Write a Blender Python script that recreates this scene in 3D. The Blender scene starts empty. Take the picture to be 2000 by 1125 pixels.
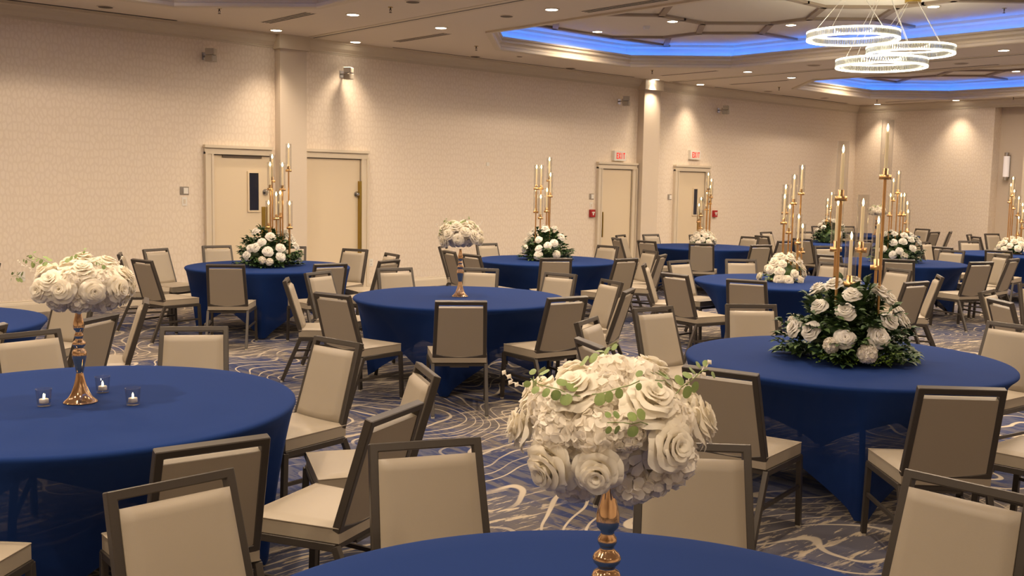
import bpy, bmesh, math, random
from mathutils import Vector, Matrix
R_ = math.radians
SC = bpy.context.scene
COL = SC.collection
random.seed(11)

# ------------------------------------------------------------------ camera, world, exposure
PSI = 0.7291          # angle between the camera's heading frame and the room's axes
PITCH, ROLL, F_PX = 0.10172, 0.01755, 1992.24
CAM_Z = 1.7007
cp, sp, cr, sr = math.cos(PITCH), math.sin(PITCH), math.cos(ROLL), math.sin(ROLL)
cs, sn = math.cos(PSI), math.sin(PSI)
def room(v): return Vector((v[0]*cs+v[1]*sn, -v[0]*sn+v[1]*cs, v[2]))
ax, up0, fw = Vector((1,0,0)), Vector((0,sp,cp)), Vector((0,cp,-sp))
right = room(ax*cr+up0*sr); upv = room(up0*cr-ax*sr); back = -room(fw)
M = Matrix((right, upv, back)).transposed().to_4x4(); M.translation = (0,0,CAM_Z)
cam = bpy.data.cameras.new('camera'); cam.sensor_width = 36; cam.lens = F_PX/2000*36
cam.clip_start = .05; cam.clip_end = 200
cob = bpy.data.objects.new('camera', cam); cob.matrix_world = M; COL.objects.link(cob); SC.camera = cob
SC.view_settings.view_transform = 'Standard'; SC.view_settings.look = 'None'
SC.view_settings.exposure = 0.36; SC.view_settings.gamma = 1; SC.view_settings.use_curve_mapping = False
W = bpy.data.worlds.new('world'); SC.world = W; W.use_nodes = True
W.node_tree.nodes['Background'].inputs[0].default_value = (1,.8,.6,1)
W.node_tree.nodes['Background'].inputs[1].default_value = .02
SC.cycles.max_bounces = 8; SC.cycles.diffuse_bounces = 6; SC.cycles.glossy_bounces = 3
SC.cycles.transmission_bounces = 4; SC.cycles.transparent_max_bounces = 10
SC.cycles.sample_clamp_indirect = 4; SC.cycles.use_denoising = True; SC.cycles.caustics_reflective = False; SC.cycles.caustics_refractive = False
LAMP_COL = (1.0, .785, .565); LAMP_W = 122; WIDE = .75

# ------------------------------------------------------------------ materials
MATS = {}
def mat(name, col, rough=.5, metal=0, spec=.5, sheen=0, emit=None, es=0, alpha=1, coat=0, sub=0, trans=0):
    m = bpy.data.materials.new(name); m.use_nodes = True; b = m.node_tree.nodes['Principled BSDF']
    b.inputs['Base Color'].default_value = (*col,1); b.inputs['Roughness'].default_value = rough
    b.inputs['Metallic'].default_value = metal; b.inputs['Specular IOR Level'].default_value = spec
    b.inputs['Sheen Weight'].default_value = sheen; b.inputs['Coat Weight'].default_value = coat
    b.inputs['Transmission Weight'].default_value = trans
    if sub: b.inputs['Subsurface Weight'].default_value = sub; b.inputs['Subsurface Radius'].default_value = (.02,.015,.01)
    if emit: b.inputs['Emission Color'].default_value = (*emit,1); b.inputs['Emission Strength'].default_value = es
    b.inputs['Alpha'].default_value = alpha
    MATS[name] = m; return m
class NT:
    """tiny node helper"""
    def __init__(s, m): s.t = m.node_tree; s.b = s.t.nodes['Principled BSDF']
    def n(s, typ, **kw):
        nd = s.t.nodes.new(typ)
        for k, v in kw.items():
            if k.startswith('_'): setattr(nd, k[1:], v)
            else:
                key = int(k[1:]) if k[0] == 'i' and k[1:].isdigit() else k.replace('__',' ')
                if hasattr(v, 'is_output'): s.t.links.new(v, nd.inputs[key])
                else: nd.inputs[key].default_value = v
        return nd
    def math(s, op, a, b=0, c=None, clamp=False):
        nd = s.t.nodes.new('ShaderNodeMath'); nd.operation = op; nd.use_clamp = clamp
        for i, v in enumerate((a,b,c)):
            if v is None: continue
            if hasattr(v, 'is_output'): s.t.links.new(v, nd.inputs[i])
            else: nd.inputs[i].default_value = v
        return nd.outputs[0]
    def coords(s, scale=(1,1,1), rot=(0,0,0)):
        tc = s.t.nodes.new('ShaderNodeTexCoord')
        mp = s.t.nodes.new('ShaderNodeMapping'); mp.inputs['Scale'].default_value = scale; mp.inputs['Rotation'].default_value = rot
        s.t.links.new(tc.outputs['Object'], mp.inputs[0]); return mp.outputs[0]
    def noise(s, vec, scale, detail=2, rough=.5, dist=0):
        return s.n('ShaderNodeTexNoise', Vector=vec, Scale=scale, Detail=detail, Roughness=rough, Distortion=dist).outputs[0]
    def step(s, v, a, b):
        nd = s.n('ShaderNodeMapRange', Value=v); nd.inputs[1].default_value = a; nd.inputs[2].default_value = b; nd.clamp = True
        nd.interpolation_type = 'SMOOTHSTEP'; return nd.outputs[0]
    def mix(s, f, a, b):
        nd = s.t.nodes.new('ShaderNodeMix'); nd.data_type = 'RGBA'
        for i, v in ((0,f),(6,a),(7,b)):
            if hasattr(v, 'is_output'): s.t.links.new(v, nd.inputs[i])
            else: nd.inputs[i].default_value = (*v,1) if isinstance(v, tuple) else v
        return nd.outputs[2]
    def col(s, v): s.t.links.new(v, s.b.inputs['Base Color'])
    def rough(s, v): s.t.links.new(v, s.b.inputs['Roughness'])
    def bump(s, h, strength=.3, dist=.002):
        b = s.n('ShaderNodeBump', Height=h, Strength=strength, Distance=dist); s.t.links.new(b.outputs[0], s.b.inputs['Normal'])

def wallpaper(name, sx, sy, sz):
    m = mat(name, (.5,.4,.3), .6); t = NT(m)
    v = t.coords((sx,sy,sz)); nz = t.n('ShaderNodeTexNoise', Vector=v, Scale=.9, Detail=1)
    vv = t.n('ShaderNodeMix', _data_type='VECTOR'); t.t.links.new(v, vv.inputs[4]); t.t.links.new(nz.outputs['Color'], vv.inputs[5]); vv.inputs[0].default_value = .22
    vo = t.n('ShaderNodeTexVoronoi', Vector=vv.outputs[1], Scale=1.0, _feature='DISTANCE_TO_EDGE', Randomness=.75)
    s_ = t.step(vo.outputs[0], .10, .19)
    fine = t.noise(t.coords((60,60,60)), 1.5, 3)
    c = t.mix(s_, (.735,.635,.52), (.785,.69,.575)); c = t.mix(t.math('MULTIPLY', fine, .10), c, (.45,.37,.29)); t.col(c)
    t.rough(t.math('MULTIPLY_ADD', s_, -.30, .64)); t.bump(s_, .25, .002)
    return m
WALLX = wallpaper('wallpaper_long', 25, 25, 13)
WALLP = mat('wall_paint_grey', (.44,.37,.29), .75)
t = NT(WALLP); n_ = t.noise(t.coords((4,4,90)), 2.0, 2); t.col(t.mix(n_, (.66,.57,.465), (.61,.525,.42)))
CEIL = mat('ceiling_paint', (.74,.66,.56), .85)
t = NT(CEIL); n_ = t.noise(t.coords(), 60, 3); t.bump(n_, .08, .002)
UPPER = mat('coffer_paint', (.70,.64,.56), .8)
TRIM = mat('cream_trim', (.64,.56,.44), .5)
DOORM = mat('door_cream', (.68,.57,.41), .45)
RIB = mat('coffer_rib', (.30,.23,.17), .6)
DARK = mat('dark_slot', (.012,.010,.009), .6)
SHADOWSLOT = mat('brown_slot', (.10,.075,.055), .7)
BLUE = mat('cove_led', (0,0,0), .5, emit=(.03,.19,1), es=15)
LENS = mat('lamp_lens', (.9,.9,.9), .4, emit=(1,.86,.66), es=14)
WHITE = mat('white_plastic', (.75,.72,.66), .4)
GREYP = mat('grey_plastic', (.42,.38,.32), .45)
STEEL = mat('steel', (.55,.53,.5), .25, metal=1)
BRASS = mat('aged_brass', (.46,.31,.07), .35, metal=1)
RED = mat('alarm_red', (.35,.012,.015), .35)
SIGNRED = mat('sign_red', (.7,.03,.02), .4, emit=(1,.05,.03), es=.35)
GLASSDK = mat('dark_window_glass', (.008,.012,.03), .08)
GOLD = mat('rose_gold_chrome', (.95,.64,.38), .09, metal=1)
CGOLD = mat('candelabra_gold', (.80,.49,.22), .28, metal=1)
WAX = mat('ivory_wax', (.80,.66,.42), .5, sub=.3, emit=(1,.7,.35), es=.18)
TEALITE = mat('tealight_white', (.72,.66,.62), .5)
FLAME = mat('led_flame', (1,.8,.4), .5, emit=(1,.74,.30), es=16)
VINYL = mat('taupe_vinyl', (.40,.325,.235), .42, spec=.45)
t = NT(VINYL); n_ = t.noise(t.coords((1,1,1)), 420, 2); t.bump(n_, .16, .001)
n2 = t.noise(t.coords(), 5, 2); t.col(t.mix(n2, (.31,.262,.198), (.34,.288,.218)))
VBACK = mat('taupe_back_fabric', (.36,.29,.21), .6, spec=.3)
t = NT(VBACK); n_ = t.noise(t.coords((1,1,1)), 600, 2); t.bump(n_, .22, .001)
t.col(t.mix(n_, (.335,.283,.218), (.30,.253,.192)))
FRAME = mat('bronze_grey_frame', (.060,.050,.041), .36, metal=.3)
CAP = mat('foot_glide', (.5,.45,.36), .4)
CLOTH = mat('navy_stretch_fabric', (.0065,.025,.118), .9, spec=.12, sheen=.04)
t = NT(CLOTH); t.b.inputs['Sheen Tint'].default_value = (.25,.4,1,1); n_ = t.noise(t.coords(), 900, 2); t.bump(n_, .2, .0008)
ROSE = mat('rose_petal_cream', (.92,.87,.76), .6, sub=.4)
ROSEW = mat('rose_petal_white', (.93,.90,.84), .6, sub=.4)
for m_ in (ROSE, ROSEW):
    pass
HYD = mat('hydrangea_petal', (.92,.87,.78), .65, sub=.35)
for m_ in (ROSE, ROSEW, HYD):           # thin petals let light through
    nt = m_.node_tree; p_ = nt.nodes['Principled BSDF']; o_ = [n for n in nt.nodes if n.type == 'OUTPUT_MATERIAL'][0]
    p_.inputs['Subsurface Weight'].default_value = 0
    tr = nt.nodes.new('ShaderNodeBsdfTranslucent'); tr.inputs[0].default_value = p_.inputs['Base Color'].default_value
    mx = nt.nodes.new('ShaderNodeMixShader'); mx.inputs[0].default_value = .42
    nt.links.new(p_.outputs[0], mx.inputs[1]); nt.links.new(tr.outputs[0], mx.inputs[2]); nt.links.new(mx.outputs[0], o_.inputs[0])
LEAFD = mat('dark_leaf', (.035,.075,.022), .5)
t = NT(LEAFD); n_ = t.noise(t.coords(), 14, 2); t.col(t.mix(t.step(n_, .35, .7), (.022,.055,.018), (.085,.145,.04)))
LEAFL = mat('eucalyptus_leaf', (.16,.24,.07), .5)
t = NT(LEAFL); n_ = t.noise(t.coords(), 40, 3); t.col(t.mix(n_, (.10,.18,.05), (.30,.36,.12)))
LIME = mat('lime_moss_leaf', (.18,.30,.03), .55)
SCONCE = mat('sconce_glass', (.75,.70,.68), .5, emit=(1,.86,.78), es=.22)
LEDW = mat('chandelier_led', (1,1,1), .4, emit=(1,.92,.70), es=7.5)
CRYS = mat('crystal_prism', (.80,.80,.74), .08, trans=.75)
def glass(name, tint=(.95,.95,.95)):
    m = bpy.data.materials.new(name); m.use_nodes = True; nt = m.node_tree; nt.nodes.clear()
    o = nt.nodes.new('ShaderNodeOutputMaterial'); mx = nt.nodes.new('ShaderNodeMixShader')
    tr = nt.nodes.new('ShaderNodeBsdfTransparent'); tr.inputs[0].default_value = (*tint,1)
    gl = nt.nodes.new('ShaderNodeBsdfGlossy'); gl.inputs['Roughness'].default_value = .03
    lw = nt.nodes.new('ShaderNodeLayerWeight'); lw.inputs[0].default_value = .5
    pw = nt.nodes.new('ShaderNodeMath'); pw.operation = 'POWER'; pw.inputs[1].default_value = 4; nt.links.new(lw.outputs['Facing'], pw.inputs[0])
    fr = nt.nodes.new('ShaderNodeMath'); fr.operation = 'MULTIPLY_ADD'; fr.inputs[1].default_value = .75; fr.inputs[2].default_value = .05; nt.links.new(pw.outputs[0], fr.inputs[0])
    nt.links.new(fr.outputs[0], mx.inputs[0]); nt.links.new(tr.outputs[0], mx.inputs[1]); nt.links.new(gl.outputs[0], mx.inputs[2])
    nt.links.new(mx.outputs[0], o.inputs[0]); MATS[name] = m; return m
GLASS = glass('clear_glass')
# sheer stretch cloth: a few percent see-through
SHEER = CLOTH.copy(); SHEER.name = 'navy_stretch_sheer'; SHEER.node_tree.nodes['Principled BSDF'].inputs['Alpha'].default_value = .955
# carpet
CARPET = mat('patterned_carpet', (.2,.2,.25), .95, spec=.1); t = NT(CARPET)
v = t.coords()
wob = t.n('ShaderNodeTexNoise', Vector=v, Scale=1.1, Detail=2)
vm = t.n('ShaderNodeMix', _data_type='VECTOR'); t.t.links.new(v, vm.inputs[4]); t.t.links.new(wob.outputs['Color'], vm.inputs[5]); vm.inputs[0].default_value = .10
hgt = t.n('ShaderNodeTexNoise', Vector=vm.outputs[1], Scale=.52, Detail=2.2, Roughness=.42, Distortion=.35).outputs[0]
def contour(mult, w, off=0):
    fr = t.math('FRACT', t.math('MULTIPLY_ADD', hgt, mult, off)); d = t.math('ABSOLUTE', t.math('SUBTRACT', fr, .5))
    return t.math('SUBTRACT', 1, t.step(d, w*.55, w))
lines = contour(36, .075)
mask = t.step(t.noise(v, .75, 1.5), .36, .47)
lines = t.math('MULTIPLY', lines, mask)
st = t.coords((2.2,13,1), (0,0,.5)); st2 = t.coords((11,2.0,1), (0,0,-.35))
streak = t.noise(st, 1.6, 5, .65, .4); streak2 = t.noise(st2, 1.4, 5, .65, .4)
big = t.noise(v, .9, 2); big2 = t.noise(t.coords((1,1,1),(0,0,1)), .65, 2)
base = t.mix(t.step(big2, .40, .60), (.125,.108,.100), (.078,.082,.122))
base = t.mix(t.math('MULTIPLY', t.step(streak2, .45, .56), t.step(big, .42, .55)), base, (.032,.042,.105))
base = t.mix(t.math('MULTIPLY', t.step(streak, .535, .60), t.step(big, .60, .44)), base, (.40,.335,.25))
base = t.mix(lines, base, (.42,.36,.28)); t.col(base)
t.bump(t.noise(v, 300, 2), .4, .003)

# ------------------------------------------------------------------ geometry helpers
class MB:
    def __init__(s): s.v = []; s.f = []; s.sm = []
    def add(s, vs, fs, smooth=False):
        o = len(s.v); s.v += [tuple(p) for p in vs]; s.f += [tuple(i+o for i in f) for f in fs]; s.sm += [smooth]*len(fs); return s
    def box(s, a, b):
        x0,y0,z0 = a; x1,y1,z1 = b
        return s.add([(x0,y0,z0),(x1,y0,z0),(x1,y1,z0),(x0,y1,z0),(x0,y0,z1),(x1,y0,z1),(x1,y1,z1),(x0,y1,z1)],
              [(0,3,2,1),(4,5,6,7),(0,1,5,4),(1,2,6,5),(2,3,7,6),(3,0,4,7)])
    def beam(s, p, q, w, h, side=(0,1,0)):
        p = Vector(p); q = Vector(q); d = (q-p).normalized(); sd = Vector(side); sd = (sd-d*sd.dot(d)).normalized(); u = d.cross(sd)
        vs = [c+sd*(w/2*a)+u*(h/2*b) for c in (p,q) for a,b in ((-1,-1),(1,-1),(1,1),(-1,1))]
        return s.add(vs, [(0,1,2,3),(7,6,5,4),(0,4,5,1),(1,5,6,2),(2,6,7,3),(3,7,4,0)])
    def tube(s, p, q, r, n=8, r2=None):
        p = Vector(p); q = Vector(q); d = (q-p).normalized(); a = d.orthogonal().normalized(); b = d.cross(a); r2 = r if r2 is None else r2
        vs = [c+a*(rr*math.cos(2*math.pi*i/n))+b*(rr*math.sin(2*math.pi*i/n)) for c,rr in ((p,r),(q,r2)) for i in range(n)]
        s.add(vs, [(i,(i+1)%n,n+(i+1)%n,n+i) for i in range(n)], True)
        s.add(vs[:n], [tuple(range(n))[::-1]]); return s.add(vs[n:], [tuple(range(n))])
    def lathe(s, prof, n=24, c=(0,0,0), closed=True):
        vs = [(c[0]+r*math.cos(2*math.pi*i/n), c[1]+r*math.sin(2*math.pi*i/n), c[2]+z) for r,z in prof for i in range(n)]
        fs = [(k*n+i, k*n+(i+1)%n, (k+1)*n+(i+1)%n, (k+1)*n+i) for k in range(len(prof)-1) for i in range(n)]
        s.add(vs, fs, True)
        if closed:
            if prof[0][0] > 1e-4: s.add(vs[:n], [tuple(range(n))[::-1]])
            if prof[-1][0] > 1e-4: s.add(vs[-n:], [tuple(range(n))])
        return s
    def mesh(s, name, m):
        me = bpy.data.meshes.new(name); me.from_pydata(s.v, [], s.f); me.polygons.foreach_set('use_smooth', s.sm)
        me.materials.append(m); me.update(); return me
    def build(s, name, m, parent=None, loc=None):
        o = bpy.data.objects.new(name, s.mesh(name, m)); COL.objects.link(o)
        if parent: o.parent = parent
        if loc is not None: o.location = loc
        return o
def inst(name, me, parent=None, loc=(0,0,0), rot=None, sc=1, m=None):
    o = bpy.data.objects.new(name, me); COL.objects.link(o)
    if parent: o.parent = parent
    o.location = loc
    if rot is not None: o.rotation_euler = rot
    o.scale = (sc,sc,sc) if not isinstance(sc, tuple) else sc
    return o
def tag(o, label, cat, group=None):
    o['label'] = label; o['category'] = cat
    if group: o['group'] = group
    return o
def thing(name, label, cat, loc=(0,0,0), rz=0, group=None):
    o = bpy.data.objects.new(name, None); COL.objects.link(o); o.location = loc; o.rotation_euler = (0,0,rz)
    o.empty_display_size = .1; return tag(o, label, cat, group)
def struct(o): o['kind'] = 'structure'; return o
def struct_empty(name, loc=(0,0,0)):
    o = bpy.data.objects.new(name, None); COL.objects.link(o); o.location = loc; return struct(o)
def copy_tree(o, parent=None):
    c = o.copy(); COL.objects.link(c); c.parent = parent
    for ch in o.children: copy_tree(ch, c)
    return c
CHAIRS = [
('T3',4.914,11.935,289.6), ('T3',4.118,10.363,9.7), ('T3',5.814,12.166,261.5), ('T3',6.602,11.65,230.8), ('T3',7.045,10.832,202.8),
('T3',4.588,9.406,55.3), ('T3',5.548,8.986,86.1), ('T2',4.333,7.787,326.9), ('T2',4.936,8.265,290.9), ('T2',4.045,6.573,12.4),
('T1',2.932,4.654,187.9), ('T1',1.683,5.861,278.1), ('T1',2.513,5.543,238.0), ('T2',5.425,5.422,82.2), ('T2',4.58,5.672,54.0),
('T2',5.815,8.266,257.2), ('T2',6.553,7.804,215.3), ('T3',6.984,9.933,169.2), ('T3',6.35,9.085,109.6), ('T2',6.748,6.184,161.8),
('T2',6.253,5.536,119.6), ('T5',4.617,4.482,294.6), ('T5',3.944,3.804,336.5), ('T5',5.485,4.669,263.9), ('T2',6.863,6.965,189.5),
('T4',8.206,8.427,55.5), ('T4',8.922,7.967,87.7), ('T4',10.62,9.846,184.9), ('T7',13.152,11.953,288.0), ('T7',12.293,11.265,334.2),
('T7',13.862,11.873,262.2), ('T7',12.095,10.44,359.5), ('T4',10.366,8.835,160.9), ('T4',9.844,8.19,116.6), ('T6',8.462,7.347,307.6),
('T6',7.765,6.342,351.8), ('T6',9.247,7.499,268.9), ('T7',12.351,9.559,35.4), ('T7',12.935,8.884,70.6), ('T6',10.11,7.242,231.6),
('T6',7.851,5.552,21.3), ('T5',6.246,4.372,230.7), ('T7',14.961,10.516,179.3), ('T11',15.461,10.651,343.8), ('T11',16.953,11.589,270.7),
('T8',13.718,8.318,243.1), ('T8',11.826,7.108,354.8), ('T6',10.668,6.31,187.2), ('T8',11.935,6.202,24.8), ('T6',10.48,5.417,160.8),
('T6',9.142,4.543,82.8), ('T6',10.049,4.749,122.5), ('T8',12.507,5.422,69.3), ('T8',14.255,5.904,141.8), ('T8',13.542,5.456,94.1),
('T13',8.905,3.832,277.1), ('T13',8.174,3.407,320.0), ('T5',6.799,2.703,171.4), ('T5',4.353,1.934,45.1), ('T9',2.964,1.277,182.1),
('T5',3.84,2.848,13.7), ('T9',2.681,2.082,224.4), ('T9',1.993,2.656,247.2), ('T1',2.176,3.05,113.6), ('T1',2.789,3.662,156.1),
('T1',1.43,3.016,83.5), ('T9',1.157,2.742,272.1), ('T12',22.19,10.988,170.3), ('T12',20.798,10.03,85.4), ('T12',21.46,10.0,108.3),
('T8',14.612,6.774,179.1), ('T10',15.305,7.275,345.4), ('T10',16.542,8.169,271.7), ('T10',17.695,7.939,232.2), ('T15',20.454,9.196,282.1),
('T15',19.552,8.659,319.3), ('T15',21.33,9.116,247.1), ('T10',15.251,6.397,10.3), ('T4',8.431,10.882,307.2), ('T4',7.844,9.993,344.6),
('T4',7.677,9.36,355.4), ('T4',9.342,11.034,267.6), ('T0',2.712,8.045,207.4), ('T0',2.24,6.24,127.0), ('T0',2.8,6.9,158.0),
('T7',14.403,9.429,83.0), ('T11',15.325,9.733,358.1), ('T12',20.961,12.9,245.9), ('T12',21.632,12.567,240.3), ('T11',18.706,10.78,163.7),
('T11',17.877,11.307,250.9), ('T11',15.989,8.929,72.0), ('T7',14.637,11.426,250.9), ('T0',1.577,6.14,131.6), ('T13',10.017,3.833,233.0),
('T16',2.819,10.811,194.1), ('T3',4.272,11.39,335.9), ('T5',5.22,1.58,88.0), ('T1',0.5,3.41,45.0), ]
ROSES = {"T9":[[-0.103,-0.013,0.086,-0.551,-0.068,0.832,0],[-0.029,-0.116,0.073,-0.163,-0.65,0.742,0],[-0.018,-0.154,0.005,-0.117,-0.992,0.054,0],[-0.121,-0.085,-0.035,-0.753,-0.526,-0.395,0],[-0.144,0.003,-0.043,-0.879,0.018,-0.477,0],[-0.113,0.106,0.003,-0.73,0.683,0.034,0],[0.1,-0.113,0.025,0.635,-0.718,0.285,0],[0.027,0.023,0.112,0.132,0.112,0.985,1],[0.064,-0.022,0.103,0.321,-0.11,0.941,1],[0.028,-0.104,-0.083,0.153,-0.56,-0.814,1],[-0.008,-0.075,-0.1,-0.04,-0.382,-0.923,1],[0.062,-0.123,-0.052,0.371,-0.734,-0.569,1],[-0.126,-0.081,0.03,-0.788,-0.512,0.342,1],[-0.088,-0.118,0.035,-0.55,-0.734,0.398,1],[-0.152,0.004,0.021,-0.97,0.025,0.243,1],[0.013,-0.144,0.041,0.081,-0.885,0.459,1],[-0.094,0.016,-0.091,-0.494,0.083,-0.866,1],[-0.065,-0.052,0.097,-0.335,-0.268,0.903,1],[-0.123,0.056,0.057,-0.721,0.327,0.611,1]],"T1":[[-0.027,-0.132,0.071,-0.092,-0.456,0.885,0],[-0.005,-0.189,-0.007,-0.025,-0.991,-0.133,0],[0.101,-0.16,-0.005,0.532,-0.842,-0.09,0],[-0.113,-0.152,0.002,-0.597,-0.801,0.04,0],[-0.167,-0.091,-0.002,-0.877,-0.478,-0.047,0],[0.146,-0.078,-0.049,0.6,-0.322,-0.732,0],[0.031,0.018,0.098,0.087,0.05,0.995,0],[0.174,-0.074,-0.011,0.9,-0.381,-0.211,0],[0.149,-0.054,0.055,0.587,-0.214,0.781,1],[-0.136,-0.118,0.032,-0.635,-0.551,0.542,0],[-0.041,-0.146,-0.06,-0.154,-0.548,-0.822,1],[0.086,-0.068,-0.082,0.274,-0.215,-0.937,1],[-0.119,-0.094,-0.061,-0.446,-0.352,-0.823,1],[0.125,-0.077,-0.063,0.46,-0.282,-0.842,1],[0.102,-0.011,0.084,0.319,-0.035,0.947,1],[-0.076,-0.154,0.043,-0.33,-0.667,0.668,1],[0.055,-0.167,0.037,0.246,-0.754,0.608,1]],"T5":[[-0.072,0.161,0.383,-0.231,0.517,0.824,0],[-0.094,0.039,0.422,-0.313,0.131,0.941,0],[-0.147,-0.108,0.379,-0.47,-0.346,0.812,0],[-0.241,-0.124,0.289,-0.723,-0.373,0.581,0],[-0.259,0.035,0.303,-0.782,0.107,0.614,0],[0.034,-0.013,0.438,0.115,-0.042,0.993,0],[0.097,-0.139,0.388,0.314,-0.447,0.838,0],[0.126,-0.195,0.336,0.39,-0.603,0.696,0],[0.145,-0.246,0.268,0.431,-0.729,0.532,0],[0.157,-0.272,0.215,0.455,-0.787,0.416,0],[-0.051,-0.299,0.237,-0.15,-0.873,0.464,0],[-0.161,-0.297,0.153,-0.457,-0.841,0.291,0],[-0.298,-0.166,0.142,-0.842,-0.468,0.268,0],[-0.331,0.04,0.167,-0.941,0.114,0.318,0],[-0.286,0.175,0.161,-0.812,0.497,0.306,0],[-0.336,-0.101,0.097,-0.941,-0.284,0.182,1],[-0.231,-0.271,0.062,-0.645,-0.756,0.115,1]],"T3":[[-0.166,-0.006,0.381,-0.527,-0.019,0.849,0],[-0.087,-0.211,0.333,-0.266,-0.647,0.715,0],[0.166,-0.079,0.37,0.521,-0.248,0.816,0],[0.211,-0.109,0.323,0.642,-0.332,0.691,0],[0.243,-0.128,0.279,0.721,-0.379,0.58,0],[0.281,-0.155,0.194,0.806,-0.445,0.39,0],[0.241,-0.198,0.215,0.697,-0.57,0.435,0],[-0.012,-0.316,0.205,-0.036,-0.909,0.414,0],[-0.027,-0.348,0.105,-0.076,-0.975,0.207,0],[-0.166,-0.286,0.168,-0.473,-0.815,0.336,0],[-0.194,-0.2,0.272,-0.575,-0.593,0.564,0],[-0.261,-0.173,0.212,-0.753,-0.499,0.429,0],[-0.295,-0.119,0.202,-0.847,-0.341,0.407,0],[-0.333,-0.096,0.117,-0.935,-0.269,0.23,0],[-0.228,-0.273,0.068,-0.636,-0.76,0.133,1],[-0.16,-0.32,0.048,-0.446,-0.89,0.094,1],[0.31,-0.177,0.05,0.864,-0.494,0.097,0]],"T4":[[-0.11,0.114,0.369,-0.398,0.41,0.821,0],[-0.014,0.026,0.418,-0.052,0.099,0.994,0],[-0.103,-0.068,0.389,-0.382,-0.253,0.889,0],[0.081,-0.064,0.399,0.302,-0.24,0.923,0],[-0.118,0.122,0.36,-0.422,0.438,0.794,0],[-0.158,0.157,0.31,-0.537,0.536,0.651,0],[-0.158,0.156,0.311,-0.539,0.531,0.653,0],[-0.198,0.19,0.233,-0.639,0.614,0.464,0],[-0.243,-0.094,0.257,-0.796,-0.309,0.521,0],[-0.194,-0.223,0.186,-0.612,-0.703,0.362,0],[0.039,-0.236,0.289,0.131,-0.79,0.598,0],[-0.108,-0.258,0.222,-0.347,-0.829,0.439,0],[-0.276,-0.142,0.142,-0.856,-0.441,0.271,0],[-0.291,0.119,0.127,-0.899,0.367,0.241,0],[-0.293,-0.146,0.058,-0.89,-0.443,0.108,0],[-0.109,-0.307,0.07,-0.332,-0.934,0.132,1]],"T8":[[-0.154,-0.029,0.378,-0.482,-0.09,0.871,0],[-0.096,-0.149,0.366,-0.297,-0.464,0.835,0],[-0.267,-0.08,0.266,-0.785,-0.236,0.573,0],[-0.191,-0.185,0.283,-0.565,-0.549,0.616,0],[0.088,-0.152,0.366,0.275,-0.473,0.837,0],[-0.064,-0.234,0.31,-0.191,-0.703,0.685,0],[0.116,-0.21,0.313,0.349,-0.633,0.691,0],[0.132,-0.248,0.262,0.388,-0.729,0.564,0],[-0.118,-0.298,0.191,-0.338,-0.851,0.401,0],[-0.279,-0.185,0.155,-0.79,-0.522,0.322,0],[-0.33,-0.117,0.097,-0.924,-0.326,0.2,0],[-0.039,0.095,0.402,-0.126,0.305,0.944,0],[-0.33,0.035,0.164,-0.935,0.099,0.341,0],[-0.14,0.112,0.364,-0.435,0.347,0.831,0],[-0.252,-0.247,0.082,-0.704,-0.69,0.169,1]],"T6":[[-0.111,-0.047,0.238,-0.552,-0.235,0.8,0],[-0.04,-0.118,0.235,-0.196,-0.586,0.786,0],[-0.156,-0.097,0.168,-0.724,-0.447,0.526,0],[0.051,-0.168,0.181,0.236,-0.785,0.573,0],[-0.213,0.008,0.104,-0.949,0.037,0.313,0],[-0.196,-0.096,0.09,-0.865,-0.424,0.268,0],[-0.075,-0.212,0.061,-0.327,-0.928,0.181,0],[0.097,-0.138,0.19,0.459,-0.652,0.603,0],[0.117,-0.178,0.105,0.522,-0.792,0.316,0],[0.061,-0.077,0.253,0.309,-0.389,0.868,0],[-0.147,-0.177,-0.013,-0.638,-0.769,-0.038,0],[0.007,-0.23,-0.008,0.033,-0.999,-0.024,0],[-0.173,-0.01,0.184,-0.81,-0.048,0.584,0],[-0.205,-0.104,0.005,-0.893,-0.45,0.016,0],[0.123,-0.191,0.047,0.535,-0.833,0.139,0]],"T11":[[-0.062,0.111,0.38,-0.267,0.48,0.836,0],[-0.229,0.024,0.27,-0.853,0.091,0.513,0],[0.109,-0.178,0.301,0.42,-0.687,0.593,0],[-0.014,0.034,0.417,-0.066,0.156,0.986,0],[-0.102,0.176,0.309,-0.397,0.683,0.613,0],[-0.051,-0.091,0.394,-0.226,-0.404,0.886,0],[-0.119,-0.248,0.168,-0.414,-0.86,0.298,0]]}
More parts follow.
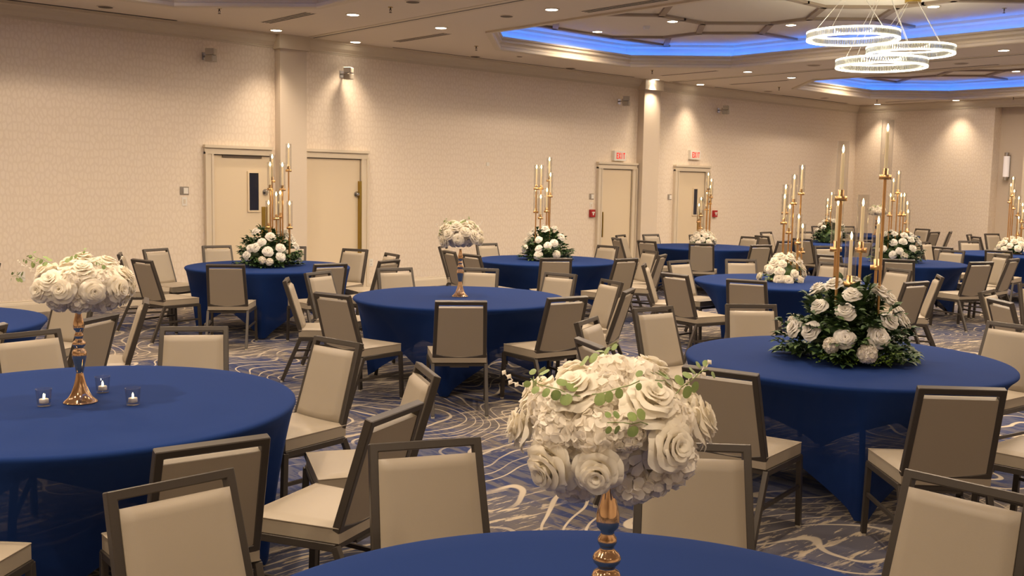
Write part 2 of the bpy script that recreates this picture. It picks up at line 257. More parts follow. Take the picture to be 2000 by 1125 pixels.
CANDLES = {"T5":[[0.077,-0.147,2.047],[-0.132,0.0,1.922],[0.02,0.106,1.624],[0.105,-0.005,1.624],[-0.055,-0.033,1.436],[0.201,-0.054,1.522]],"T3":[[0.21,-0.09,2.077],[0.069,0.029,1.953],[-0.015,-0.077,1.865],[0.1,-0.146,1.862],[0.023,-0.143,1.536],[0.114,-0.071,1.552],[-0.018,-0.042,1.436],[0.171,-0.176,1.434]],"T4":[[0.055,0.039,2.02],[-0.162,0.046,1.916],[-0.011,0.12,1.919],[-0.027,-0.072,1.821],[-0.106,0.107,1.615],[-0.014,0.002,1.624],[-0.07,0.056,1.537]],"T7":[[-0.025,-0.082,1.907],[0.053,-0.089,1.809],[0.138,-0.008,1.704],[0.049,-0.013,1.607],[-0.121,-0.029,1.506],[-0.079,0.045,1.404],[0.044,0.1,1.296]],"T6":[[0.17,-0.077,1.921],[0.026,-0.082,1.817],[0.036,0.024,1.714],[-0.067,-0.036,1.613],[0.112,0.014,1.507],[0.022,-0.158,1.408],[0.1,-0.159,1.308]],"T11":[[-0.054,-0.015,1.618],[0.022,0.103,1.503],[-0.135,0.012,1.393],[0.01,0.028,1.308]],"T8":[[-0.056,0.004,1.938],[-0.028,0.087,1.834],[-0.158,0.05,1.632],[0.115,0.039,1.634],[-0.014,-0.072,1.639],[0.15,-0.038,1.526],[0.07,-0.094,1.414]],"T10":[[-0.136,0.015,1.92],[-0.011,0.094,1.816],[-0.05,0.021,1.719],[-0.059,-0.061,1.612],[0.032,-0.089,1.507],[0.131,-0.001,1.299],[0.199,-0.034,1.404]]}
# ------------------------------------------------------------------ the room shell
XN, XF, YL, YR, ZC, ZU = -6.0, 23.3, 13.4, -5.0, 3.76, 4.14
struct(MB().box((XN-.2,YR-.2,-.2),(XF+.8,YL+.2,0)).build('floor', CARPET))
struct(MB().box((XN-.2,YL,0),(XF+.8,YL+.2,ZU+.2)).build('wall_left', WALLX))
struct(MB().box((XF,10.04,0),(XF+.8,YL,ZU+.2)).build('wall_far', WALLX))
struct(MB().box((XF+.35,9.3,0),(XF+.8,10.04,3.62)).build('wall_far', WALLP))
m_ = MB().box((XF,9.3,3.6),(XF+.8,10.04,ZU+.2)); m_.box((XF,YR,0),(XF+.8,9.3,ZU+.2)); struct(m_.build('wall_far', WALLX))
struct(MB().box((XF-.02,9.12,0),(XF+.36,9.36,3.60)).build('trim_1', TRIM))
struct(MB().box((XN-.2,YR-.2,0),(XF+.8,YR,ZU+.2)).build('wall_right', WALLX))
struct(MB().box((XN-.2,YR,0),(XN,YL,ZU+.2)).build('wall_near', WALLX))

BAYS = [(XN,-.28,-4.36-.0,None), (-.28,7.85,3.77,(1.15,12.05)), (7.85,15.95,11.9,(1.15,12.05)), (15.95,XF+.8,19.95,(1.15,12.05))]
def octo(cx, y0, y1, hw=2.72, c=1.23, d=0):
    x0, x1 = cx-hw-d, cx+hw+d; y0 -= d; y1 += d; k = c + d*(2-math.sqrt(2))
    return [(x0+k,y0),(x1-k,y0),(x1,y0+k),(x1,y1-k),(x1-k,y1),(x0+k,y1),(x0,y1-k),(x0,y0+k)]
mb = MB()
for xa, xb, cx, oy in BAYS:
    def slab(pts):
        n = len(pts); vs = [(x,y,ZC) for x,y in pts]+[(x,y,ZC+.02) for x,y in pts]
        mb.add(vs, [tuple(range(n))[::-1], tuple(range(n,2*n))]+[(i,(i+1)%n,n+(i+1)%n,n+i) for i in range(n)])
    if oy is None: slab([(xa,YR),(xb,YR),(xb,YL),(xa,YL)]); continue
    y0, y1 = oy; x0, x1, c = cx-2.72, cx+2.72, 1.23
    slab([(xa,YR),(x0,YR),(x0,YL),(xa,YL)]); slab([(x1,YR),(xb,YR),(xb,YL),(x1,YL)])
    slab([(x0,YR),(x1,YR),(x1,y0),(x0,y0)]); slab([(x0,y1),(x1,y1),(x1,YL),(x0,YL)])
    slab([(x0,y0),(x0+c,y0),(x0,y0+c)]); slab([(x1,y0),(x1,y0+c),(x1-c,y0)])
    slab([(x1,y1),(x1-c,y1),(x1,y1-c)]); slab([(x0,y1),(x0,y1-c),(x0+c,y1)])
struct(mb.build('ceiling', CEIL))
mb = MB(); mb.box((XN,YR,ZU),(XF+.8,YL,ZU+.1)); struct(mb.build('ceiling', UPPER))
def ring(prof, cx, oy, closed=True):
    b = MB(); vs = []
    for d, z in prof: vs += [(x,y,z) for x,y in octo(cx, oy[0], oy[1], d=d)]
    n = 8; k = len(prof); fs = []
    for j in range(k if closed else k-1):
        a, c2 = j, (j+1)%k
        fs += [(a*n+i, a*n+(i+1)%n, c2*n+(i+1)%n, c2*n+i) for i in range(n)]
    return b.add(vs, fs)
nt_ = 2
for xa, xb, cx, oy in BAYS[1:]:
    prof = [(.06,3.762),(.06,3.735),(-.015,3.735),(-.03,3.748),(-.03,3.785),(-.005,3.80),(-.005,3.83),(-.02,3.845),(-.045,3.86),(-.045,3.885),(-.03,3.89),(-.03,3.90),(-.06,3.915),(-.06,3.94),(.0,3.94),(.0,3.92),(.13,3.92),(.13,3.762)]
    struct(ring(prof, cx, oy).build('trim_%d' % nt_, TRIM)); nt_ += 1
    struct(ring([(.13,3.90),(.13,4.07),(.105,4.10),(.105,ZU+.01),(.17,ZU+.01),(.17,3.90)], cx, oy).build('trim_%d' % nt_, UPPER)); nt_ += 1
    led = ring([(.04,3.926),(.04,3.934),(.065,3.934),(.065,3.926)], cx, oy).build('cove_light_strip', BLUE)
    tag(led, {3.77:'blue cove light strip glowing in the nearest ceiling coffer, top left',11.9:'blue cove light strip glowing in the middle ceiling coffer above the chandeliers',19.95:'blue cove light strip glowing in the farthest ceiling coffer, beyond the chandeliers'}[cx], 'light strip', 'cove lights')
# ribs that draw the octagons on the raised ceiling
def ribs(name, segs, cx):
    b = MB(); done = set()
    for (x0,y0),(x1,y1) in segs:
        for mx in (0,1):
            for my in (0,1):
                p = [(x0,y0),(x1,y1)]
                if mx: p = [(2*cx-x,y) for x,y in p]
                if my: p = [(x,13.2-y) for x,y in p]
                key = tuple(sorted((round(a*4),round(c*4)) for a,c in p))
                if key in done: continue
                done.add(key)
                (a0,b0),(a1,b1) = p; dx, dy = a1-a0, b1-b0; L = math.hypot(dx,dy)
                if L < .1: continue
                nx, ny = -dy/L*.045, dx/L*.045; ex, ey = dx/L*.02, dy/L*.02
                vs = [(a0-ex+nx*s_,b0-ey+ny*s_,z) for s_ in (-1,1) for z in (ZU-.035,ZU+.005)]+[(a1+ex+nx*s_,b1+ey+ny*s_,z) for s_ in (-1,1) for z in (ZU-.035,ZU+.005)]
                b.add(vs, [(0,1,3,2),(4,6,7,5),(0,4,5,1),(2,3,7,6),(0,2,6,4),(1,5,7,3)])
    return struct(b.build(name, RIB))
S2 = [((12.57,11.7),(13.17,11.05)),((12.57,11.7),(14.15,11.67)),((13.24,11.05),(13.95,11.7)),((13.15,11.03),(13.15,10.36)),
      ((11.93,9.7),(12.4,9.7)),((12.4,9.7),(13.15,10.36)),((12.4,9.7),(13.08,8.97)),((13.15,10.36),(13.8,9.64)),((13.08,8.97),(13.8,9.64)),
      ((13.8,9.64),(14.7,9.62)),((13.08,8.97),(13.08,8.34)),((13.08,8.34),(12.36,7.66)),((13.08,8.34),(13.77,7.66)),((12.36,7.66),(11.93,7.66)),
      ((12.36,7.66),(13.03,6.98)),((13.77,7.66),(13.03,6.98)),((13.77,7.66),(14.7,7.62)),((13.03,6.98),(13.03,6.6)),((11.93,11.72),(12.57,11.7))]
for cx in (11.9, 19.95, 3.77):
    ribs('trim_%d' % nt_, [((x-11.93+cx,y),(u-11.93+cx,w)) for (x,y),(u,w) in S2], cx); nt_ += 1
# crown moulding, baseboards, columns
def run(name, prof, a, b, m, inward):
    """profile (offset from wall, z) along the wall line a-b"""
    k = len(prof); vs = []
    for px, py in (a, b): vs += [(px+inward[0]*d, py+inward[1]*d, z) for d, z in prof]
    bb = MB().add(vs, [(i,(i+1)%k,k+(i+1)%k,k+i) for i in range(k)]+[tuple(range(k)),tuple(range(k,2*k))[::-1]])
    return struct(bb.build(name, m))
CP = [(0,3.575),(.012,3.575),(.012,3.595),(.022,3.60),(.022,3.615),(.045,3.635),(.075,3.66),(.09,3.69),(.105,3.715),(.13,3.725),(.14,3.73),(.14,3.761),(0,3.761)]
run('trim_%d' % nt_, CP, (XN,YL), (XF,YL), TRIM, (0,-1)); nt_ += 1
run('trim_%d' % nt_, CP, (XF,YL), (XF,10.04), TRIM, (-1,0)); nt_ += 1
run('trim_%d' % nt_, CP, (XF,10.04), (XF,YR), TRIM, (-1,0)); nt_ += 1
run('trim_%d' % nt_, CP, (XN,YR), (XF,YR), TRIM, (0,1)); nt_ += 1
BP = [(0,0),(.018,0),(.018,.10),(.013,.125),(.008,.135),(.008,.148),(0,.15)]
for x0, x1 in ((XN,6.23),(8.89,14.05),(17.5,XF)): run('baseboard_left', BP, (x0,YL), (x1,YL), TRIM, (0,-1))
run('baseboard_far', BP, (XF,YL), (XF,10.04), TRIM, (-1,0)); run('baseboard_far', BP, (XF,9.1), (XF,YR), TRIM, (-1,0))
for x0, x1 in ((7.33,7.76),(15.18,15.66)):
    struct(MB().box((x0,YL-.155,0),(x1,YL,3.60)).build('trim_%d' % nt_, WALLP)); nt_ += 1
    b = MB().box((x0-.03,YL-.20,3.56),(x1+.03,YL,3.761)); struct(b.build('trim_%d' % nt_, TRIM)); nt_ += 1
# partition tracks on the ceiling
for x in (7.85, 15.95):
    b = MB().box((x-.10,YR,ZC-.006),(x+.10,YL-.2,ZC+.001)); o = struct(b.build('trim_%d' % nt_, TRIM)); nt_ += 1
    c = MB().box((x-.012,YR,ZC-.008),(x+.012,YL-.2,ZC-.004)).build('track_slot', DARK, o)
# ------------------------------------------------------------------ doors
def door(n, x0, x1, zt, win=None, knob=None, plate=None, hinges=None, casing=(1,1), push=None, ajar=False):
    d = struct_empty('door_%d' % n, ((x0+x1)/2,YL,0)); cx = (x0+x1)/2
    L, Rr = x0-cx, x1-cx
    b = MB()
    def cas(a, c):
        for w, t_ in ((0,.035),(.012,.05),(.06,.038)): pass
        b.box(a, c)
    if casing[0]:
        b.box((L-.11,-.045,0),(L-.02,0,zt+.02)); b.box((L-.125,-.065,0),(L-.095,0,zt+.02)); b.box((L-.03,-.055,0),(L,0.0,zt+.0))
    if casing[1]:
        b.box((Rr+.02,-.045,0),(Rr+.11,0,zt+.02)); b.box((Rr+.095,-.065,0),(Rr+.125,0,zt+.02)); b.box((Rr,-.055,0),(Rr+.03,0,zt+.0))
    a0 = L-.125 if casing[0] else L; a1 = Rr+.125 if casing[1] else Rr
    b.box((a0,-.045,zt+.02),(a1,0,zt+.10)); b.box((a0-.01,-.075,zt+.085),(a1+.01,0,zt+.125)); b.box((a0,-.055,zt),(a1,0,zt+.03))
    b.build('door_frame', TRIM, d)
    MB().box((L,-.012,.005),(Rr,-.001,zt)).build('door_panel', DOORM, d)
    b = MB().box((L,-.014,zt-.012),(Rr,-.0125,zt)); b.box((L,-.014,0),(L+.008,-.0125,zt)); b.box((Rr-.008,-.014,0),(Rr,-.0125,zt)); b.build('door_gap', SHADOWSLOT, d)
    if win:
        wx0, wx1, wz0, wz1 = win; b = MB(); q = .025
        for bx in (((wx0-q,wz0-q),(wx0,wz1+q)),((wx1,wz0-q),(wx1+q,wz1+q)),((wx0,wz1),(wx1,wz1+q)),((wx0,wz0-q),(wx1,wz0))):
            b.box((bx[0][0]-cx,-.028,bx[0][1]),(bx[1][0]-cx,-.011,bx[1][1]))
        f = b.build('vision_panel_frame', DOORM, d); MB().box((wx0-cx,-.018,wz0),(wx1-cx,-.012,wz1)).build('vision_panel_glass', GLASSDK, f)
    if knob:
        kx, kz = knob[0]-cx, knob[1]
        k = MB().tube((kx,-.012,kz),(kx,-.022,kz),.045,20).build('knob_rose', STEEL, d)
        b = MB(); b.tube((kx,-.02,kz),(kx,-.05,kz),.012,12); b.tube((kx,-.045,kz),(kx,-.06,kz),.02,16,.028); b.tube((kx,-.06,kz),(kx,-.075,kz),.028,16,.018); b.build('door_knob', STEEL, d)
    if plate: MB().box((plate[0]-cx,-.02,plate[2]),(plate[1]-cx,-.012,plate[3])).build('push_plate', BRASS, d)
    if push: MB().box((push[0]-cx,-.06,push[2]),(push[1]-cx,-.012,push[3])).build('brass_edge_guard', BRASS, d)
    for hz in hinges or []: MB().tube((L+.004,-.02,hz-.06),(L+.004,-.02,hz+.06),.012,8).build('hinge', BRASS, d)
    return d
door(1, 6.36, 7.25, 2.04, win=(6.905,7.05,1.26,1.79), knob=(7.16,1.52), plate=(7.10,7.19,.78,1.31), casing=(1,0))
MB().box((6.5-6.805,-.03,2.0),(7.1-6.805,-.014,2.035)).build('door_closer_arm', SHADOWSLOT, bpy.data.objects['door_1'])
door(2, 7.80, 8.78, 2.04, knob=(8.71,1.50), push=(8.735,8.775,.30,1.70), hinges=(1.86,1.07,.25), casing=(0,1))
door(3, 14.18, 15.03, 2.02, push=(14.19,14.215,.72,1.20), casing=(1,1))
door(4, 16.44, 17.33, 2.02, win=(16.965,17.085,1.13,1.66), plate=(17.12,17.21,.75,1.20), knob=(17.25,1.45), casing=(1,1))
# ------------------------------------------------------------------ things on the walls
def box_thing(name, label, cat, x, z, w, h, d, m, group=None):
    t_ = thing(name, label, cat, (x,YL,z), 0, group); return t_
def switch(x, z, w, label, style):
    t_ = thing('wall_switch', label, 'switch', (x,YL,z), 0, 'switches on the left wall')
    if style == 'steel':
        MB().box((-w/2,-.006,-.055),(w/2,0,.055)).build('switch_plate', STEEL, t_); MB().box((-w*.12,-.02,-.04),(w*.38,-.006,.04)).build('switch_rocker', WHITE, t_)
    else:
        MB().box((-.037,-.006,-.06),(.037,0,.06)).build('switch_plate', WHITE, t_); MB().box((-.014,-.011,-.03),(.014,-.006,.03)).build('switch_rocker', TRIM, t_)
switch(5.95, 1.53, .125, 'metal wall switch plate left of the first door, the upper one', 'steel')
switch(5.95, 1.385, .08, 'small white wall switch left of the first door, the lower one', 'w')
switch(13.93, 1.49, .12, 'metal wall switch plate above the red alarm, left of the third door', 'steel')
switch(13.93, 1.32, .08, 'small white wall switch between metal plate and red fire alarm', 'w')
switch(16.21, 1.49, .12, 'metal wall switch plate left of the windowed exit door', 'steel')
def outlet(x, z, label):
    t_ = thing('power_outlet', label, 'outlet', (x,YL,z), 0, 'outlets on the left wall')
    MB().box((-.037,-.006,-.06),(.037,0,.06)).build('outlet_plate', WHITE, t_)
    b = MB()
    for s_ in (-.025,.025): b.box((-.018,-.009,s_-.016),(.018,-.006,s_+.016))
    f = b.build('outlet_face', WHITE, t_)
    b = MB()
    for s_ in (-.025,.025):
        for q in (-.007,.007): b.box((q-.002,-.0100,s_-.006),(q+.002,-.009,s_+.006))
    b.build('outlet_slots', DARK, f)
outlet(3.84, .455, 'white power outlet low on the wall at the far left')
outlet(8.99, .43, 'white power outlet low on the wall right of the second door')
def alarm(x, z, label):
    t_ = thing('fire_alarm_pull', label, 'fire alarm', (x,YL,z), 0, 'red fire alarm pulls')
    MB().box((-.06,-.05,-.07),(.06,0,.07)).build('alarm_housing', RED, t_)
    b = MB(); b.box((-.035,-.062,.005),(.035,-.05,.03)); b.box((-.012,-.062,-.035),(.012,-.05,.005)); b.build('pull_handle', WHITE, t_)
alarm(13.94, 1.175, 'red fire alarm pull left of the third door'); alarm(17.70, 1.145, 'red fire alarm pull right of the windowed exit door')
LET = {'E':[(0,0,.22,1),(.22,.0,.8,.18),(.22,.41,.7,.59),(.22,.82,.8,1)],'I':[(.28,0,.52,1)],'T':[(.3,0,.52,1),(0,.82,.82,1)]}
def exit_sign(x, z, label):
    t_ = thing('exit_sign', label, 'exit sign', (x,YL,z), 0, 'EXIT signs')
    MB().box((-.165,-.06,-.095),(.165,0,.095)).build('sign_housing', WHITE, t_)
    b = MB(); lw, lh = .056, .115; x0 = -.118+.015
    for i, ch in enumerate('EXIT'):
        ox = x0+i*.062; oz = -lh/2
        if ch == 'X':
            for a, c in (((0,0),(.8,1)),((.8,0),(0,1))):
                p = Vector((ox+a[0]*lw,-.062,oz+a[1]*lh)); q = Vector((ox+c[0]*lw,-.062,oz+c[1]*lh)); b.beam(p,q,.006,.014,(0,1,0))
        else:
            for r0,s0,r1,s1 in LET[ch]: b.box((ox+r0*lw,-.065,oz+s0*lh),(ox+r1*lw,-.0595,oz+s1*lh))
    b.build('exit_lettering', SIGNRED, t_)
exit_sign(14.64, 2.27, 'white EXIT sign with red letters above the third door'); exit_sign(16.93, 2.36, 'white EXIT sign with red letters above the windowed fourth door')
def speaker(x, z, yaw, label):
    t_ = thing('wall_speaker', label, 'speaker', (x,YL,z), 0, 'twin cube speakers high on the left wall')
    b = MB(); b.box((-.04,-.012,-.05),(.04,0,.05)); b.tube((0,-.01,0),(0,-.12,0),.012,8); b.box((-.02,-.13,-.045),(.02,-.10,.045)); b.build('bracket', STEEL, t_)
    for k, s_ in enumerate((-1,1)):
        bm_ = bmesh.new(); bmesh.ops.create_cube(bm_, size=1); bmesh.ops.scale(bm_, vec=(.11,.12,.085), verts=bm_.verts)
        bmesh.ops.bevel(bm_, geom=bm_.edges, offset=.006, segments=1, affect='EDGES')
        me = bpy.data.meshes.new('speaker_cube'); bm_.to_mesh(me); bm_.free(); me.materials.append(GREYP)
        o = inst('speaker_cube', me, t_, (.0,-.19,s_*.046), (0,0,yaw+(.25 if k else -.05)))
        g = MB().box((-.045,-.0635,-.034),(.045,-.0595,.034)).build('speaker_grille', SHADOWSLOT if False else GREYP, o)
speaker(6.27, 3.36, .5, 'grey twin cube speaker high on the wall left of the first column')
speaker(8.45, 3.30, .4, 'pale twin cube speaker high on the wall right of the first column')
speaker(14.62, 3.30, .5, 'grey twin cube speaker high on the wall left of the second column')
speaker(17.72, 3.32, .3, 'grey twin cube speaker high on the wall right of the second column')
# sconce in the far niche
t_ = thing('wall_sconce', 'white cylinder wall sconce with metal ends on the grey niche wall', 'wall lamp', (XF+.35,9.83,2.28))
MB().box((-.03,-.05,-.25),(0,.05,.25)).build('back_plate', STEEL, t_)
MB().lathe([(.062,-.23),(.062,.23)], 20, (-.09,0,0)).build('lamp_shade', SCONCE, t_)
for z0, z1 in ((-.31,-.23),(.23,.31)): MB().lathe([(.05,z0),(.05,z1)], 20, (-.09,0,0)).build('end_cap', STEEL, t_)
# thermostat-like small plate on the left wall
t_ = tag(MB().box((-.03,-.01,-.03),(.03,0,.03)).build('wall_sensor', WHITE, None, (11.36,YL,2.03)), 'tiny white sensor on the wallpaper between second and third doors', 'sensor')
# ------------------------------------------------------------------ ceiling fittings
def slot(name, label, x0, y0, x1, y1, n, m=SHADOWSLOT):
    t_ = thing(name, label, 'air vent', ((x0+x1)/2,(y0+y1)/2,ZC), 0, 'linear slot air vents in the ceiling')
    w, h = x1-x0, y1-y0
    MB().box((-w/2,-h/2,-.004),(w/2,h/2,.0)).build('vent_frame', CEIL if n > 1 else m, t_)
    if n == 1: return
    for k in range(n):
        c = (k+.5)/n-.5; q = .30/n
        if h > w: MB().box(((c-q)*w,-h/2+.01,-.0055),((c+q)*w,h/2-.01,-.004)).build('vent_slot', m, t_)
        else: MB().box((-w/2+.01,(c-q)*h,-.0055),(w/2-.01,(c+q)*h,-.004)).build('vent_slot', m, t_)
slot('ceiling_vent', 'three-slot dark air vent on the ceiling left of the first partition track', 6.60,11.3,6.76,12.45,3,DARK)
slot('ceiling_vent', 'brown slot vent on the ceiling just right of the first partition track', 8.82,11.4,8.97,12.62,3,SHADOWSLOT)
slot('ceiling_vent', 'three-slot air vent cut by the top edge beside the middle coffer', 8.82,7.5,8.97,8.75,3,DARK)
slot('ceiling_vent', 'thin slot vent on the ceiling just left of the second partition track', 14.87,11.33,14.95,12.62,2)
slot('ceiling_vent', 'thin slot vent on the ceiling just right of the second partition track', 16.99,11.27,17.09,12.62,2)
slot('ceiling_vent', 'thin slot vent on the ceiling behind the lowest ring chandelier', 16.95,7.3,17.04,8.6,2)
slot('ceiling_vent', 'thin slot vent on the ceiling near the far wall corner', 22.57,11.05,22.65,12.3,2)
slot('ceiling_vent', 'long black slot vent along the crown moulding at the top left', .8,13.17,5.79,13.215,1,DARK)
slot('ceiling_vent', 'long thin slot vent along the crown moulding between the two columns', 9.24,13.18,14.8,13.20,1,SHADOWSLOT)
slot('ceiling_vent', 'long thin slot vent along the crown moulding past the second column', 17.3,13.18,19.7,13.20,1,SHADOWSLOT)
slot('ceiling_vent', 'short thick black slot vent by the crown moulding near the far corner', 19.7,13.16,22.45,13.21,1,DARK)
for (x, y, r), lb in zip([(4.72,12.8,.10),(7.08,9.72,.09),(8.47,9.67,.09),(10.79,13.08,.09),(11.26,12.52,.05),(12.97,13.07,.10),(18.7,12.86,.10),(20.8,12.79,.10),(15.24,9.6,.12),(16.5,7.7,.12)],
    ['at the top left near the long black vent','cut by the top edge left of the partition track','right of the first partition track, beside a wide ring','below the first corner of the middle coffer','small one just under the middle coffer moulding','halfway along under the middle coffer','right of the second column','near the far end of the left wall','right of the middle coffer, left of the chandeliers','behind the right chandelier ring']):
    t_ = thing('ceiling_speaker', 'round flush ceiling speaker '+lb, 'ceiling speaker', (x,y,ZC), 0, 'round flush ceiling speakers')
    MB().lathe([(r,-.008),(r,0)], 28).build('trim_ring', CEIL, t_); MB().lathe([(r*.86,-.0095),(r*.86,-.008)], 28).build('speaker_grille', SHADOWSLOT if r < .11 and x < 14 else RIB, t_)
for (x, y, z), lb in zip([(5.74,11.85,ZC),(7.12,10.22,ZC),(10.0,12.1,ZC),(14.12,12.04+.12,ZC),(18.08,12.05+.12,ZC),(21.87,11.8+.3,ZC),(22.9,9.5,ZC),(14.09,6.04,ZU)],
    ['in the nearest bay, left of the slatted vent','near the top edge, left of the partition track','below the left end of the middle coffer','above the downlight at the second column','left of the far coffer','below the far coffer, left of the far wall vent','at the right above the wall sconce','inside the middle coffer at the top right']):
    t_ = thing('fire_sprinkler', 'small pendent fire sprinkler '+lb, 'sprinkler', (x,y,z), 0, 'ceiling fire sprinklers')
    MB().lathe([(.03,-.006),(.03,0)], 16).build('escutcheon', BRASS, t_)
    b = MB(); b.tube((0,0,-.006),(0,0,-.035),.009,8); b.beam((-.014,0,-.03),(-.006,0,-.062),.004,.004); b.beam((.014,0,-.03),(.006,0,-.062),.004,.004); b.lathe([(.018,-.066),(.018,-.062)], 12); b.build('sprinkler_head', SHADOWSLOT, t_)
t_ = thing('smoke_detector', 'small white smoke detector inside the middle ceiling coffer', 'smoke detector', (12.11,10.57,ZU)); MB().lathe([(.03,-.05),(.045,-.04),(.055,-.012),(.055,0)], 20).build('detector_body', WHITE, t_)
# downlights: rows along every bay; each is a real lamp
LM = MB().lathe([(.072,-.010),(.072,-.004)], 24).mesh('lens', LENS)
RM = MB().lathe([(.072,-.004),(.078,-.012),(.092,-.006),(.098,0)], 28, closed=False).mesh('trim_ring', TRIM)
seen = {(7.1,12.93):'left of the first column, nearest the wall',(7.1,11.0):'left of the partition track, second from the wall',(8.5,13.1):'right of the first column, nearest the wall',(8.5,11.03):'just right of the first partition track, second from the wall',(8.5,8.9):'near the top edge, above the left end of the middle coffer',
 (15.35,13.13):'left of the second partition track, nearest the wall',(15.35,11.0):'right end below the middle coffer, second from the wall',(15.35,6.55):'at the right under the middle coffer moulding',(16.65,13.06):'right of the second partition track, nearest the wall',(16.65,10.95):'right of the second track, left of the far coffer',(23.0,12.71):'by the far wall, nearest the corner',(23.0,10.8):'by the far wall, second from the corner'}
spots = []
for x in (-1.5,.7,7.1,8.5,15.35,16.65,23.0):
    for y in (13.03,11.0,8.9,6.6,4.4,2.2,0.0,-2.6):
        k = min(seen, key=lambda p: (p[0]-x)**2+(p[1]-y)**2)
        if (k[0]-x)**2+(k[1]-y)**2 < .16: spots.append((k[0],k[1],ZC,seen[k]))
        else: spots.append((x,y,ZC,None))
for cx in (3.77,11.93,19.95):
    for dx, y in ((.07,11.5),(.07,9.97),(1.5,8.88),(1.4,6.64),(-1.5,8.88),(-1.4,6.64),(1.4,4.3),(-1.4,4.3),(0,2.6)):
        lb = {(11.93,9.97):'inside the middle coffer, left of centre',(11.93,11.5):'inside the middle coffer against the blue glow',(11.93,8.88):'inside the middle coffer, left of the chandelier',(11.93,6.64):'inside the middle coffer, at the top edge right of the chandelier',(19.95,8.88):'inside the far coffer at the right'}.get((cx,y)) if dx > 0 and dx != 1.4 or (cx==11.93 and dx==1.4 and y==6.64) else None
        spots.append((cx+dx,y,ZU,lb))
names_ = {}
for i, (x, y, z, lb) in enumerate(spots):
    n8 = ('first','second','third','fourth','fifth','sixth','seventh','eighth','ninth')
    un = ', '+('nearest' if x < 7.85 else 'middle' if x < 15.95 else 'farthest')+' bay'+(' coffer' if z == ZU else '')+', %s lamp' % n8[i%8 if z == ZC else i%9]+('' if z == ZU else ' of row at %s' % {-1.5:'the near end',.7:'the near side',7.1:'its far side',8.5:'its near side',15.35:'its far side',16.65:'its near side',23.0:'the far wall'}.get(x,''))
    lab = 'lit round recessed downlight in the ceiling '+lb if lb else 'lit recessed downlight outside the picture'+un
    t_ = thing('downlight', lab.replace('lit round recessed downlight in the ceiling','lit recessed downlight'), 'ceiling light', (x,y,z), 0, 'recessed round downlights')
    inst('lens', LM, t_); inst('trim_ring', RM, t_)
    L = bpy.data.lights.new('downlight_lamp','SPOT'); L.energy = LAMP_W*(.7 if z == ZU else .85 if y > 12.5 or x > 22.5 else 1); L.color = LAMP_COL; L.spot_size = R_(86); L.spot_blend = 1.0; L.shadow_soft_size = .07
    lo = bpy.data.objects.new('downlight_lamp', L); COL.objects.link(lo); lo.parent = t_; lo.location = (0,0,-.03)
    if y > 12.5 or x > 22.5: continue
    L = bpy.data.lights.new('downlight_glow','SPOT'); L.energy = LAMP_W*WIDE; L.color = LAMP_COL; L.spot_size = R_(174); L.spot_blend = .6; L.shadow_soft_size = .07
    lo = bpy.data.objects.new('downlight_glow', L); COL.objects.link(lo); lo.parent = t_; lo.location = (0,0,-.03)
# ------------------------------------------------------------------ ring chandeliers
def chandelier(X, Y, z, rad, label):
    x, y, _ = room((X,Y,0)); t_ = thing('ring_chandelier', label, 'chandelier', (x,y,z), 0, 'crystal ring chandeliers')
    MB().lathe([(.10,ZU-z-.035),(.10,ZU-z)], 28).build('ceiling_canopy', BRASS, t_)
    for s_ in (-1,1):
        b = MB(); k = 72
        b.lathe([(rad-.016,s_*.043-.008),(rad+.016,s_*.043-.008),(rad+.016,s_*.043+.008),(rad-.016,s_*.043+.008),(rad-.016,s_*.043-.008)], k, closed=False)
        b.build('led_band', LEDW, t_)
    b = MB(); k = 110
    for i in range(k):
        a = 2*math.pi*i/k; r = rad; w = rad*math.pi/k*.78; ca, sa = math.cos(a), math.sin(a)
        P = lambda dr, dt, zz: (r*ca+dr*ca-dt*sa, r*sa+dr*sa+dt*ca, zz)
        vs = [P(-.010,-w,-.035),P(0.016,0,-.035),P(-.010,w,-.035),P(-.010,-w,.035),P(.016,0,.035),P(-.010,w,.035)]
        b.add(vs, [(0,2,1),(3,4,5),(0,1,4,3),(1,2,5,4),(2,0,3,5)])
    o = b.build('crystal_band', CRYS, t_); o['kind'] = 'stuff'
    for k in range(4):
        a = math.pi/4+k*math.pi/2+.4
        MB().tube((rad*math.cos(a),rad*math.sin(a),.05),(.085*math.cos(a),.085*math.sin(a),ZU-z-.03),.003,5).build('suspension_cable', WHITE, t_)
chandelier((1644-1000)/1992*12.75, 12.75, 1.70+12.75*(370.5-78)/1992+.0, .535, 'left crystal ring chandelier, the highest of the three')
chandelier((1755-1000)/1992*13.4, 13.4, 1.70+13.4*(372.5-106)/1992, .53, 'right crystal ring chandelier, between the other two in height')
chandelier((1701-1000)/1992*13.0, 13.0, 1.70+13.0*(371.5-130)/1992, .535, 'lowest crystal ring chandelier, in front of the other two')
